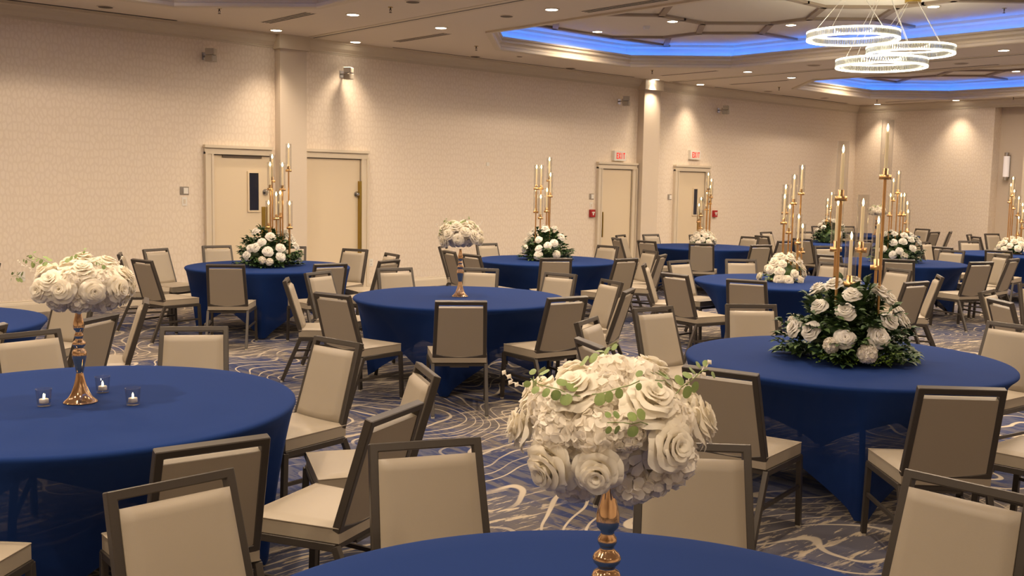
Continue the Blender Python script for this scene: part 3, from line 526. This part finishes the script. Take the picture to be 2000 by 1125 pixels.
# ------------------------------------------------------------------ chairs
def cushion(nu, nv, P, top, base, edge=.12, pw=.5, lift=.02):
    """closed cushion: P(s,t)->(x,y,z) base point and normal; thickness profile top(s,t)"""
    b = MB(); vs = []; fs = []
    def fall(a): q = min(1, (1-abs(2*a-1))/edge); return (1-(1-q)**2)**pw
    for side in (0,1):
        for i in range(nu+1):
            for j in range(nv+1):
                s = i/nu; t_ = j/nv
                s = .5-.5*math.cos(math.pi*s)*(1) if False else s
                p, n = P(s,t_); f = fall(s)*fall(t_)
                h = lift+(top(s,t_)-lift)*f if side == 0 else -base
                vs.append(tuple(Vector(p)+Vector(n)*h))
    N = (nu+1)*(nv+1); I = lambda a,c,k: k*N+a*(nv+1)+c
    for i in range(nu):
        for j in range(nv):
            fs.append((I(i,j,0),I(i+1,j,0),I(i+1,j+1,0),I(i,j+1,0))); fs.append((I(i,j,1),I(i,j+1,1),I(i+1,j+1,1),I(i+1,j,1)))
    top_fs = fs; fs = []
    for i in range(nu): fs += [(I(i,0,0),I(i,0,1),I(i+1,0,1),I(i+1,0,0)),(I(i,nv,0),I(i+1,nv,0),I(i+1,nv,1),I(i,nv,1))]
    for j in range(nv): fs += [(I(0,j,0),I(0,j+1,0),I(0,j+1,1),I(0,j,1)),(I(nu,j,0),I(nu,j,1),I(nu,j+1,1),I(nu,j+1,0))]
    b.add(vs, top_fs, True)
    used = sorted({k for f in fs for k in f}); ix = {k:n for n,k in enumerate(used)}
    b.add([vs[k] for k in used], [tuple(ix[k] for k in f) for f in fs], False); return b
BL = math.hypot(.135,.43); bx_, bz_ = -.135/BL, .43/BL           # back slope direction (going up, leaning back)
nx_, nz_ = bz_, -bx_                                             # front normal of the back
def bk(u, v, n=0): return (.135+bx_*v+nx_*n, u, .42+bz_*v+nz_*n)
def hw(v): return .200-.012*v/BL
def ringback():
    b = MB(); ins = .028; N = 10
    outer = []; inner = []
    for k in range(N+1):
        u = -1+2*k/N; outer.append((u*hw(0), -.022*(1-u*u))); inner.append((u*(hw(0)-ins), ins-.022*(1-u*u)))
    outer += [(hw(BL),BL),(-hw(BL),BL)]; inner += [(hw(BL)-ins,BL-ins),(-hw(BL)+ins,BL-ins)]
    n = len(outer); vs = []
    for nn in (-.0,.034):
        vs += [bk(u,v,nn) for u,v in outer]+[bk(u,v,nn) for u,v in inner]
    fs = []
    for i in range(n):
        j = (i+1)%n
        fs += [(i,j,n+j,n+i),(2*n+i,3*n+i,3*n+j,2*n+j),(i,2*n+i,2*n+j,j),(n+i,n+j,3*n+j,3*n+i)]
    return b.add(vs, fs)
def bevel_mesh(me, w):
    bm = bmesh.new(); bm.from_mesh(me); bmesh.ops.recalc_face_normals(bm, faces=bm.faces)
    ed = [e for e in bm.edges if len(e.link_faces) == 2 and e.calc_face_angle() > .6]
    bmesh.ops.bevel(bm, geom=ed, offset=w, segments=1, affect='EDGES'); bm.to_mesh(me); bm.free(); return me
def seatP(s, t_):
    x = .135+.405*s; y = (2*t_-1)*(.198+.030*s); return (x,y,.41), (0,0,1)
CH = {}
CH['seat'] = cushion(16, 16, seatP, lambda s,t_: .042+.006*math.sin(math.pi*s)*math.sin(math.pi*t_)-.012*max(0,s-.85)/.15, .026, .05, .4, .031).mesh('seat', VINYL)
b = MB()
def seam(z): 
    pts = []
    N = 6
    for s,t_ in [(0,0),(0,1),(1,1),(1,0)]: 
        p,_ = seatP(s,t_); pts.append((p[0],p[1]*1.0,z))
    for i in range(4): b.tube(pts[i], pts[(i+1)%4], .0028, 5)
seam(.4405); CH['piping'] = b.mesh('piping', VBACK)
def backP(s, t_):
    v = .006+(BL-.028-.024-.006)*t_-.018*(1-(2*s-1)**2)*(1-t_)
    u = (2*s-1)*(hw(v)-.027); return bk(u,v+.018*(1-t_),.012), (nx_,0,nz_)
CH['backrest'] = cushion(16, 18, backP, lambda s,t_: .040+.007*math.sin(math.pi*s), .007, .10, .6, .026).mesh('backrest', VINYL)
b = MB(); vs = []; nu = nv = 8
for i in range(nu+1):
    for j in range(nv+1):
        p, n = backP(i/nu, j/nv); vs.append(tuple(Vector(p)-Vector(n)*.009))
b.add(vs, [(i*(nv+1)+j, i*(nv+1)+j+1, (i+1)*(nv+1)+j+1, (i+1)*(nv+1)+j) for i in range(nu) for j in range(nv)], True)
CH['rear_panel'] = b.mesh('rear_panel', VBACK)
CH['back_frame'] = bevel_mesh(ringback().mesh('back_frame', FRAME), .003)
b = MB()
for s_ in (-1,1): b.beam((.145,s_*.195,.367),(.545,s_*.222,.367), .026, .030)
b.beam((.535,-.225,.367),(.535,.225,.367), .022, .026, (1,0,0)); b.beam((.16,-.19,.367),(.16,.19,.367), .022, .026, (1,0,0)); b.beam((.34,-.2,.362),(.34,.2,.362),.03,.012,(1,0,0))
CH['seat_frame'] = bevel_mesh(b.mesh('seat_frame', FRAME), .002)
b = MB()
for s_ in (-1,1): b.beam((.165,s_*.045,.36),(.136,s_*.045,.425), .05, .006)
b.beam((.165,-.07,.352),(.165,.07,.352),.05,.01,(1,0,0)); CH['back_bracket'] = b.mesh('back_bracket', FRAME)
def leg(p, q):
    b = MB(); b.beam(p, q, .026, .030); p_ = Vector(p); d = (Vector(q)-p_).normalized()
    return bevel_mesh(b.mesh('leg', FRAME), .002)
for s_, k in ((-1,'r'),(1,'l')):
    CH['legr'+k] = leg((-.005,s_*.196,.012),(.152,s_*.196,.372)); CH['legf'+k] = leg((.556,s_*.226,.012),(.540,s_*.222,.372))
    CH['glr'+k] = MB().lathe([(.014,0),(.014,.014)],8,(-.005,s_*.196,0)).mesh('foot_glide', CAP); CH['glf'+k] = MB().lathe([(.014,0),(.014,.014)],8,(.556,s_*.226,0)).mesh('foot_glide', CAP)
    CH['str'+k] = MB().beam((.078,s_*.196,.205),(.548,s_*.224,.215), .014, .018).mesh('stretcher', FRAME)
LY = []
def chair(x, y, deg, label, group):
    t_ = thing('banquet_chair', label, 'chair', (x,y,0), R_(deg), group)
    o = inst('seat', CH['seat'], t_); inst('piping', CH['piping'], o)
    o = inst('backrest', CH['backrest'], t_); inst('rear_panel', CH['rear_panel'], o)
    inst('back_frame', CH['back_frame'], t_); inst('back_bracket', CH['back_bracket'], t_); inst('seat_frame', CH['seat_frame'], t_)
    for k in 'rl':
        for w in 'rf': o = inst('leg', CH['leg'+w+k], t_); inst('foot_glide', CH['gl'+w+k], o)
        inst('stretcher', CH['str'+k], t_)
TC = {'T0':(1.4,7.65),'T1':(1.51,4.49),'T2':(5.5,6.83),'T3':(5.63,10.46),'T4':(9.15,9.58),'T5':(5.36,3.08),'T6':(9.31,6.13),'T7':(13.55,10.46),'T8':(13.25,6.92),'T9':(1.42,1.3),
      'T10':(16.83,6.83),'T11':(16.88,10.12),'T12':(20.85,11.4),'T13':(9.7,2.5),'T15':(21.3,7.75),'T16':(1.4,11.1)}
TD = {'T0':'table cut by left edge','T1':'votive table at front left','T2':'centre table with gold-stemmed bouquet','T3':'table before the double doors','T4':'back table below blank wall',
      'T5':'front right table with tallest candles','T6':'table behind the front right one','T7':'table before the windowed exit door','T8':'table right behind the tallest candles','T9':'bottom-edge table with big bouquet',
      'T10':'right-edge table near the sconce','T11':'distant table with leafy candles','T12':'farthest table in the corner','T13':'unseen table past right edge','T15':'unseen far table past right edge','T16':'unseen table past left edge'}
def camf(x, y): return (x*cs-y*sn, x*sn+y*cs)
DIRS = ['right side','far right side','far side','far left side','left side','near left side','near side','near right side']
bytab = {}
for c in CHAIRS: bytab.setdefault(c[0], []).append(c)
for tn, L in bytab.items():
    secs = {}
    tx, ty = camf(*TC[tn])
    for c in L:
        X, Y = camf(c[1], c[2]); a = math.degrees(math.atan2(Y-ty, X-tx))%360
        secs.setdefault(int(((a+22.5)%360)//45), []).append((X/Y, c))
    for s_, LL in secs.items():
        LL.sort()
        for k, (_, c) in enumerate(LL):
            extra = '' if len(LL) == 1 else (', left of two' if k == 0 else ', right of two') if len(LL) == 2 else ', %s of three' % ('left','middle','right')[min(k,2)]
            chair(c[1], c[2], c[3], 'taupe chair, %s of %s%s' % (DIRS[s_], TD[tn], extra), 'taupe banquet chairs')
# ------------------------------------------------------------------ tables
RT, TH = .915, .725
def cover_mesh(phase):
    b = MB(); NA = 160; prof = []
    ringz = []
    rows = [(-1,0)]
    vs = [(0,0,TH)]; cnt = 0
    rr = [(.5,TH),(.80,TH),(.893,TH),(.907,TH-.003),(.914,TH-.010),(.915,TH-.020)]
    for r, z in rr: vs += [(r*math.cos(2*math.pi*i/NA), r*math.sin(2*math.pi*i/NA), z) for i in range(NA)]
    NS = 16
    for j in range(1, NS+1):
        t_ = j/NS
        for i in range(NA):
            a = 2*math.pi*i/NA; ph = (a-phase)%(math.pi/2); q = min(ph, math.pi/2-ph)   # angle to the nearest foot
            foot = .80; chord = foot*math.cos(math.pi/4)/math.cos(math.pi/4-q)
            rh = chord*(1-.0)+.0; zh = .012+.26*min(1,max(0,(q-.055)/(math.pi/4-.055)))**.62
            if q < .055: rh = foot
            w = t_**.85
            zz = (TH-.020)*(1-t_)+zh*t_
            r = .915*(1-w)+rh*w - .035*math.sin(math.pi*t_)*(q/(math.pi/4))**.5
            vs.append((r*math.cos(a), r*math.sin(a), zz))
    n = len(rr)+NS
    fs = [(0,1+i,1+(i+1)%NA) for i in range(NA)]
    fs += [(1+k*NA+i, 1+(k+1)*NA+i, 1+(k+1)*NA+(i+1)%NA, 1+k*NA+(i+1)%NA) for k in range(n-1) for i in range(NA)]
    b.add(vs, fs, True); return b.mesh('stretch_cover', SHEER)
TOPM = MB().lathe([(.0,.69),(.895,.69),(.895,TH-.012),(0,TH-.012)], 48).mesh('tabletop', CLOTH)
LEGM = None
COVERS = {}
PH = {'T2':R_(-138),'T3':R_(-123),'T5':R_(-141),'T6':R_(-100),'T1':R_(-130)}
TL = {'T0':'round navy covered table cut by the left picture edge','T1':'large round navy table at front left with three votive candles','T2':'round navy table at the centre with a small gold-stemmed bouquet','T3':'round navy table before the double doors with a leafy candle centrepiece',
 'T4':'round navy table at the back with leafy candle centrepiece, below the blank wall','T5':'round navy table at front right with the tallest glass candles','T6':'round navy table behind the front right one with a cream rose mound','T7':'round navy table by the windowed exit door with a rose mound',
 'T8':'round navy table right of centre behind the tallest candles','T9':'round navy table at the bottom edge under the big rose bouquet','T10':'round navy table at the right edge under the wall sconce','T11':'distant round navy table with a dark leafy candle centrepiece','T12':'farthest round navy table, mostly hidden behind candles',
 'T13':'round navy table outside the right picture edge','T15':'distant round navy table outside the right picture edge','T16':'round navy table outside the left picture edge'}
for n_, (x, y) in TC.items():
    ph = PH.get(n_, R_(-130)); key = round(math.degrees(ph))
    if key not in COVERS:
        lm = [MB() for _ in range(4)]
        for k in range(4):
            a = ph+k*math.pi/2; ca, sa = math.cos(a), math.sin(a)
            lm[k].tube((.62*ca,.62*sa,.69),(.74*ca,.74*sa,.01),.016,8); lm[k].tube((.30*ca,.30*sa,.67),(.66*ca,.66*sa,.42),.010,6)
        COVERS[key] = (cover_mesh(ph), [q.mesh('leg', FRAME) for q in lm])
    t_ = thing('banquet_table', TL[n_], 'table', (x,y,0), 0, 'round tables in navy stretch covers')
    inst('stretch_cover', COVERS[key][0], t_); inst('tabletop', TOPM, t_)
    for q in COVERS[key][1]: inst('leg', q, t_)
# ------------------------------------------------------------------ flowers
def rose_mesh(seed, m, full=True, open_=1.0):
    rnd = random.Random(seed); b = MB()
    rings = [(3,.0,.17,.60),(4,.06,.30,.60),(5,.14,.46,.55),(5,.24,.64,.44),(6,.36,.82,.27),(7,.48,1.0,.02)]
    NS, NTT = 9, 8
    for k, (n, Ri, Ro, H) in enumerate(rings):
        off = rnd.uniform(0, 6.28)
        for q in range(n):
            a0 = off+2*math.pi*q/n+rnd.uniform(-.15,.15); span = math.pi/n*1.85 if k else 1.7; sc_ = rnd.uniform(.93,1.08); H1 = H+rnd.uniform(-.04,.04); wv = rnd.uniform(0,6.28); tw = rnd.uniform(-.05,.05); cu = (0,.02,.05,.09,.14,.17)[k]
            vs = []
            for j in range(NTT+1):
                t_ = j/NTT
                for i in range(NS+1):
                    s_ = -1+2*i/NS; wid = math.sin(math.pi*(.18+.60*t_))**.45*(1 if t_ < .9 else .93)
                    tip = (1-s_*s_)*.05*t_**6
                    rr = (Ri+(Ro-Ri)*t_**1.7)*sc_*(1+.05*s_+tw) + tip - .06*Ro*abs(s_)**3*t_
                    zz = -.36+(H1+.36)*(1-(1-t_)**1.9) - cu*max(0,t_-.72)/.28*(1+.5*math.sin(wv+s_*4)) + .022*math.sin(wv+s_*3.5+k)*t_*(k>0) - .05*abs(s_)**3*t_
                    a = a0+s_*span*wid
                    vs.append((rr*math.cos(a), rr*math.sin(a), zz))
            b.add(vs, [(j*(NS+1)+i, j*(NS+1)+i+1, (j+1)*(NS+1)+i+1, (j+1)*(NS+1)+i) for j in range(NTT) for i in range(NS)], True)
    return b.mesh('rose', m)
def floret(b, p, n, s_, rnd):
    n = Vector(n).normalized(); a = n.orthogonal().normalized(); c = n.cross(a); an = rnd.uniform(0,6.28); P = Vector(p)
    for k in range(4):
        th = an+k*math.pi/2; d = a*math.cos(th)+c*math.sin(th); e = n.cross(d)
        q = [P, P+d*s_*.5+e*s_*.42+n*s_*.12, P+d*s_*.95+e*s_*.30+n*s_*rnd.uniform(.0,.22), P+d*s_*1.08+n*s_*.05, P+d*s_*.95-e*s_*.30+n*s_*rnd.uniform(.0,.22), P+d*s_*.5-e*s_*.42+n*s_*.12, P+d*s_*.55+n*s_*.02]
        b.add(q, [(0,1,6),(1,2,6),(2,3,6),(3,4,6),(4,5,6),(5,0,6)], True)
def hyd_mesh(seed, n=24, s_=.50):
    rnd = random.Random(seed); b = MB()
    for i in range(n):
        z = 1-1.25*(i+.5)/n; r = math.sqrt(max(0,1-z*z)); a = i*2.39996
        floret(b, (r*math.cos(a)*.8, r*math.sin(a)*.8, z*.62), (r*math.cos(a), r*math.sin(a), z), s_*rnd.uniform(.85,1.15), rnd)
    return b.mesh('hydrangea', HYD)
ROSES_C = [rose_mesh(s_, ROSE) for s_ in (1,2,3,4)]; ROSES_W = [rose_mesh(s_, ROSEW) for s_ in (5,6,7,8)]
HYDS = [hyd_mesh(s_) for s_ in (1,2,3)]
def leaf(b, p, d, up, L, w):
    d = Vector(d).normalized(); up = Vector(up); sd = d.cross(up)
    if sd.length < 1e-3: sd = d.orthogonal()
    sd.normalize(); n = sd.cross(d); p = Vector(p)
    rows = [(0,.05,0),(.25,.75,.06),(.5,1,.08),(.75,.65,.03),(1,.02,-.10)]; vs = []
    for t_, ww, dz in rows:
        c = p+d*(L*t_)+n*(L*dz); vs += [c-sd*(w*ww)+n*(w*ww*.35), c, c+sd*(w*ww)+n*(w*ww*.35)]
    fs = []
    for j in range(4): fs += [(3*j,3*j+1,3*j+4,3*j+3),(3*j+1,3*j+2,3*j+5,3*j+4)]
    b.add(vs, fs, True)
def foliage(seed, rad, rz, n=70, L=.055):
    rnd = random.Random(seed); b = MB()
    for i in range(n):                       # sprigs with paired leaves
        z = .06+.94*rnd.random(); a = i*2.39996+rnd.uniform(-.3,.3); r = math.sqrt(1-min(z,.999)**2)
        d = Vector((r*math.cos(a)*rad, r*math.sin(a)*rad, z*rz)); dn = Vector((r*math.cos(a), r*math.sin(a), z*.8+.1)).normalized()
        ln = rnd.uniform(.10,.17); tip_extra = rnd.uniform(.78,1.08)
        end = d*tip_extra; st = end-dn*ln; droop = rnd.uniform(-.02,.05)
        if end.z < .012: end.z = .02
        prev = None
        for k in range(6):
            t_ = k/5; p = st.lerp(end, t_)+Vector((0,0,-droop*t_*t_)); p.z = max(p.z,.012)
            if prev: b.tube(prev, p, .0016, 3)
            prev = p; s_ = 1 if k%2 else -1
            sd = dn.cross(Vector((0,0,1))).normalized() if dn.cross(Vector((0,0,1))).length > .01 else Vector((1,0,0))
            for q in (1,-1):
                ld = dn*.7+sd*q*rnd.uniform(.5,1.1)+Vector((0,0,rnd.uniform(-.5,.4)))
                ll = L*rnd.uniform(.7,1.2); e = p+ld.normalized()*ll
                if e.z < .006: ld.z = .15
                leaf(b, p, ld, Vector((rnd.uniform(-.6,.6),rnd.uniform(-.6,.6),1)), ll, ll*.26)
            if k == 5: leaf(b, p, dn+Vector((0,0,-.2)), (0,0,1), L, L*.26)
    return b
def align(n, spin=0):
    q = Vector(n).normalized().to_track_quat('Z','Y'); return (q @ Matrix.Rotation(spin,3,'Z').to_quaternion()).to_euler()
def dome(n, rad, rz, zmin=.05, seed=0):
    rnd = random.Random(seed); out = []
    for i in range(n):
        z = zmin+(1-zmin)*(i+.5)/n; z = min(z,.97); a = i*2.39996+seed; r = math.sqrt(1-z*z)*rnd.uniform(.96,1.05)
        out.append([r*math.cos(a)*rad, r*math.sin(a)*rad, z*rz, r*math.cos(a)/rad, r*math.sin(a)/rad, z/rz, 0])
    return out
def put_roses(t_, L, size, meshes, rnd, dz=0, ro=.97, hy=.96):
    for e in L:
        p = Vector(e[:3]); n = Vector(e[3:6]).normalized(); n = (n+Vector((0,0,.15))).normalized()
        s_ = size*rnd.uniform(.86,1.12)
        if e[6]: inst('hydrangea', rnd.choice(HYDS), t_, tuple(p*hy+Vector((0,0,dz))), align(n, rnd.uniform(0,6.28)), s_*.9)
        else: inst('rose', rnd.choice(meshes), t_, tuple(p*ro+Vector((0,0,dz))), align(n, rnd.uniform(0,6.28)), s_)
# leafy candle centrepieces
FL = {'T3':'low white rose and greenery arrangement before the double doors','T4':'low white rose and greenery arrangement on the back table','T5':'large white rose and greenery arrangement at front right','T8':'white rose and greenery arrangement behind the tallest candles','T11':'dark leafy arrangement with few white roses on a distant table',
 'T6':'mound of cream roses on the table behind the front right one','T7':'small mound of cream roses by the windowed exit door','T10':'mound of cream roses at the right picture edge'}
for k_, (tn, rad, rz, nl) in enumerate((('T5',.37,.43,230),('T3',.35,.41,150),('T4',.33,.40,150),('T8',.35,.41,140),('T11',.30,.40,120))):
    rnd = random.Random(40+k_); x, y = TC[tn]
    t_ = thing('floral_centerpiece', FL[tn], 'flower arrangement', (x,y,TH), 0, 'leafy rose centrepieces')
    f = foliage(50+k_, rad, rz, nl, .062 if tn == 'T5' else .058).build('foliage', LEAFD, t_)
    MB().lathe([(0,.004),(.16,.004),(.20,.05),(.19,.16),(.12,.24),(0,.27)], 20).build('moss_core', LEAFD, t_)
    if tn == 'T5':
        b = MB(); r2 = random.Random(3)
        for i in range(260):
            a = r2.uniform(R_(175),R_(280)); rr = r2.uniform(.24,.36); p = (rr*math.cos(a), rr*math.sin(a), r2.uniform(.012,.07)); leaf(b, p, (r2.uniform(-1,1),r2.uniform(-1,1),r2.uniform(0,.8)), (0,0,1), .018, .009)
        b.build('lime_filler', LIME, t_)
    L = [list(e) for e in ROSES[tn]]
    put_roses(t_, L, {'T5':.058}.get(tn,.056), ROSES_W, rnd, .025)
    # unseen back half gets a few roses too
    bkx, bky = sn, cs
    for e in dome(9, rad, rz, .15, k_+1):
        if e[0]*bkx+e[1]*bky > rad*.25: put_roses(t_, [e], .055, ROSES_W, rnd, .0)
for k_, (tn, rad, rz) in enumerate((('T6',.23,.28),('T7',.215,.25),('T10',.25,.25))):
    rnd = random.Random(70+k_); x, y = TC[tn]
    t_ = thing('floral_centerpiece', FL[tn], 'flower arrangement', (x,y,TH), 0, 'cream rose mounds')
    MB().lathe([(0,.003),(.10,.003),(.13,.05),(.13,.13),(.08,.19),(0,.21)], 20).build('moss_core', LEAFD, t_)
    foliage(80+k_, rad*.92, rz*.9, 26, .05).build('foliage', LEAFL, t_)
    if tn in ROSES:
        L = [list(e) for e in ROSES[tn]]; put_roses(t_, L, .056, ROSES_C, rnd, .035)
        for e in dome(14, rad, rz, .1, 2):
            if e[0]*sn+e[1]*cs > .02: put_roses(t_, [e], .054, ROSES_C, rnd)
    else: put_roses(t_, dome(26, rad, rz, .12, k_), .056, ROSES_C, rnd, .02)
# candelabras and taper candles
ORD = ['tallest','second tallest','third tallest','fourth tallest','fifth tallest','sixth tallest','seventh tallest','shortest']
CW = {'T5':'front right table','T3':'table before the double doors','T4':'back table below the blank wall','T7':'table by the windowed exit door','T6':'table behind the front right one','T8':'table right of centre','T10':'table at the right edge','T11':'distant leafy-bouquet table'}
CLEN = .25
CUP = MB().lathe([(.012,-.035),(.034,-.035),(.034,-.008),(.016,-.008),(.016,.028),(.0,.028)], 20).mesh('candle_cup', CGOLD)
TUBEM = {}
b = MB(); GL = .30; b.lathe([(.033,-.006),(.033,GL)], 24, closed=False); b.lathe([(.031,-.006),(.031,GL)], 24, closed=False)
b.lathe([(.031,GL),(.033,GL)], 24, closed=False); GLM = b.mesh('glass_tube', GLASS)
WAXM = MB().lathe([(.011,.0),(.0105,.10),(.0095,.215),(.006,.222),(0,.224)], 14).mesh('wax_body', WAX)
FLM = MB().lathe([(0,.222),(.004,.228),(.0065,.240),(.0045,.254),(0,.268)], 10).mesh('flame_tip', FLAME)
FLS = MB().lathe([(0,.222),(.006,.228),(.010,.240),(.007,.256),(0,.272)], 10).mesh('flame_tip', FLAME)
for tn, L in CANDLES.items():
    x, y = TC[tn]
    t_ = thing('candelabra', 'gold multi-stem candelabra with glass tubes on the '+CW[tn], 'candelabra', (x,y,TH), 0, 'gold candelabras')
    b = MB().lathe([(0,.003),(.13,.003),(.13,.012),(.12,.016),(0,.016)], 28); b.build('base', CGOLD, t_)
    L = sorted(L, key=lambda c: -c[2])
    for k, (cx, cy, zf) in enumerate(L):
        z0 = zf-.25-TH                       # cup height over the table
        ca = math.atan2(cy,cx); r = min(.10, math.hypot(cx,cy)); bx0, by0 = r*math.cos(ca), r*math.sin(ca)
        b = MB(); 
        if math.hypot(cx-bx0,cy-by0) > .02: b.tube((bx0,by0,.012),(cx,cy,.06),.006,8); b.tube((cx,cy,.05),(cx,cy,z0-.03),.0085,10)
        else: b.tube((cx,cy,.012),(cx,cy,z0-.03),.0085,10)
        s_ = b.build('stem', CGOLD, t_); inst('candle_cup', CUP, s_, (cx,cy,z0))
        g = inst('glass_tube', GLM, t_, (cx,cy,z0), None, 1 if tn == 'T5' else (1,1,.93))
        c_ = thing('taper_candle', '%s ivory LED taper candle on the %s' % (ORD[k], CW[tn]), 'candle', (x+cx,y+cy,TH+z0+.012), 0, 'lit taper candles')
        inst('wax_body', WAXM, c_); inst('flame_tip', FLM if tn == 'T5' else FLS, c_)
# gold flower stands with rose balls
SP = [(0,0),(.071,.001),(.072,.004),(.064,.010),(.050,.022),(.038,.042),(.030,.064),(.024,.084),(.019,.105),(.0145,.127),(.0135,.130),(.016,.136),(.021,.163),(.027,.190),(.0305,.205),(.030,.218),(.025,.230),(.0165,.236),(.018,.242),(.026,.250),(.028,.258),(.024,.266),(.015,.274),(.0135,.280),(.016,.284),(.019,.290),(.018,.297),(.013,.305),(.0135,.312),(.021,.320),(.0225,.330),(.022,.346),(.0185,.362),(.014,.380),(.011,.400),(.011,.410),(0,.411)]
for tn, lb in (('T9','rose gold turned flower stand at the bottom edge, cropped'),('T1','rose gold turned flower stand between the votives at front left'),('T2','small rose gold flower stand on the centre table'),('T12','tiny gold flower stand on the farthest table')):
    tag(MB().lathe(SP, 48).build('flower_stand', GOLD, None, (TC[tn][0],TC[tn][1],TH)), lb, 'flower stand', 'rose gold flower stands')
EUC = MB(); rr_ = random.Random(5)
def round_leaf(b, p, n, r, rnd):
    n = Vector(n).normalized(); a = n.orthogonal().normalized(); c = n.cross(a); P = Vector(p); k = 12
    vs = [P+n*(.12*r)]+[P+a*(r*math.cos(2*math.pi*i/k))+c*(r*.86*math.sin(2*math.pi*i/k))+n*(r*rnd.uniform(-.03,.10)) for i in range(k)]
    b.add(vs, [(0,1+i,1+(i+1)%k) for i in range(k)], True)
def sprig_mesh(seed):
    rnd = random.Random(seed); b = MB(); p = Vector((0,0,0))
    for k in range(5):
        q = p+Vector((.022, rnd.uniform(-.006,.006), rnd.uniform(.0,.008))); b.tube(p, q, .0012, 4); p = q
        for s_ in (-1,1):
            if rnd.random() < .8: round_leaf(b, p+Vector((0,s_*.015,.003)), (rnd.uniform(-.5,.5),s_*rnd.uniform(.0,.7),1), .0145-.0015*k, rnd)
    return b.mesh('eucalyptus_sprig', LEAFL)
SPR = [sprig_mesh(s_) for s_ in (1,2,3)]
def bud_mesh():
    rnd = random.Random(9); b = MB(); 
    for k in range(7):
        p = Vector((.010*k, .008*math.sin(k*2.1), .006*math.cos(k*1.7))); b.tube((.010*k-.01,0,0),p,.001,3); b.lathe([(0,-.005),(.0045,0),(0,.006)],6,tuple(p))
    return b.mesh('bud_spray', HYD)
BUD = bud_mesh()
for tn, lb, rad, rz in (('T9','large cream rose and hydrangea bouquet in the foreground',.155,.115),('T1','cream rose bouquet above the votives at front left',.19,.10),('T2','cream rose bouquet on the centre table',.16,.115),('T12','tiny white bouquet on the farthest table, against the far wall',.17,.11)):
    rnd = random.Random({'T9':1,'T1':2,'T2':3,'T12':4}[tn]); x, y = TC[tn]
    t_ = thing('rose_bouquet', lb, 'flower arrangement', (x,y,TH+.41), 0, 'cream rose bouquets on gold stands')
    c0 = Vector((0,0,.10))
    b = MB(); N = 110                     # hydrangea filler all over the ball
    for i in range(N):
        z = .98-1.72*(i+.5)/N; r = math.sqrt(max(0,1-z*z)); a = i*2.39996; q = .74+.06*math.sin(i*1.3)
        floret(b, (r*math.cos(a)*rad*q, r*math.sin(a)*rad*q, .10+z*rz*q), (r*math.cos(a)/rad, r*math.sin(a)/rad, z/rz), .036*rnd.uniform(.85,1.25), rnd)
    b.lathe([(0,.03),(.07,.035),(rad*.66,.07),(rad*.68,.12),(rad*.45,.155),(0,.165)], 24); b.build('hydrangea_filler', HYD, t_)
    if tn in ROSES: L = [[*e[:3],*e[3:]] for e in ROSES[tn]]
    else: L = [[*(Vector(e[:3])),*e[3:]] for e in dome(20, rad, rz, -.25, 3)]
    if tn in ROSES:                       # the far side of the ball
        for e in dome(22, rad, rz, -.25, 7):
            if e[0]*sn+e[1]*cs > rad*.15 and e[2] < rz*.9: L.append(e)
    for e in L:
        k = .90 if e[6] else 1.08
        e[0] *= k; e[1] *= k; e[2] = e[2]*k+.10
    put_roses(t_, L, .052 if tn == 'T9' else .058, ROSES_C, rnd, 0, 1.0, 1.0)
    eu = [(-.75,-.25,.65),(-.55,-.62,.62),(-.1,-.75,.62),(.12,-.95,.30),(.75,-.35,.62),(.5,-.6,.75),(-.2,-.3,.95)] if tn == 'T9' else [(-.75,-.2,.7),(-.35,-.5,.75),(.1,-.45,.85),(.65,-.4,.65),(-.85,-.45,.2)]
    for i, (u, w, z) in enumerate(eu):    # directions in the camera heading frame, turned into the room
        v = room((u,w,z)).normalized(); p = Vector((v.x*rad*1.12, v.y*rad*1.12, .10+v.z*rz*1.22+.012))
        tangent = v.cross(Vector((0,0,1))).normalized()*(1 if i%2 else -1)
        o = inst('eucalyptus_sprig', SPR[i%3], t_, tuple(p*.97-tangent*.03), None, .85)
        zax = v; xax = (tangent+v*.35).normalized(); yax = zax.cross(xax).normalized(); zax = xax.cross(yax)
        o.rotation_euler = Matrix((xax,yax,zax)).transposed().to_euler()
    for u, w, z in ((-.9,-.1,.55),(.85,-.15,.75)):
        v = room((u,w,z)).normalized(); p = Vector((v.x*rad*1.15, v.y*rad*1.15, .10+v.z*rz*1.25))
        o = inst('bud_spray', BUD, t_, tuple(p), None, 1.1); xax = v; yax = xax.cross(Vector((0,0,1))).normalized(); zax = xax.cross(yax); o.rotation_euler = Matrix((xax,yax,zax)).transposed().to_euler()
# votives on the front left table
VG = MB().lathe([(0,.002),(.026,.002),(.0275,.004),(.033,.072),(.0335,.075),(.0315,.075),(.026,.012),(0,.010)], 28).mesh('glass_cup', GLASS)
TLB = MB().lathe([(0,0),(.0185,0),(.019,.002),(.019,.017),(.017,.019),(0,.0185)], 24).mesh('tealight_body', TEALITE)
TLF = MB().lathe([(0,.018),(.004,.019),(.0045,.028),(.003,.036),(0,.043)], 10).mesh('tealight_flame', FLAME)
for (x, y), lb in zip(((1.363,4.503),(1.656,4.63),(1.665,4.30)), ('left of the gold stand','behind the gold stand','right of the gold stand')):
    g = tag(inst('votive_glass', VG, None, (x,y,TH)), 'clear glass votive cup '+lb+' on the front left table', 'votive holder', 'glass votive cups')
    c_ = thing('tealight', 'lit white LED tealight in the votive cup '+lb, 'candle', (x,y,TH+.0125), 0, 'LED tealights')
    inst('tealight_body', TLB, c_); inst('tealight_flame', TLF, c_)
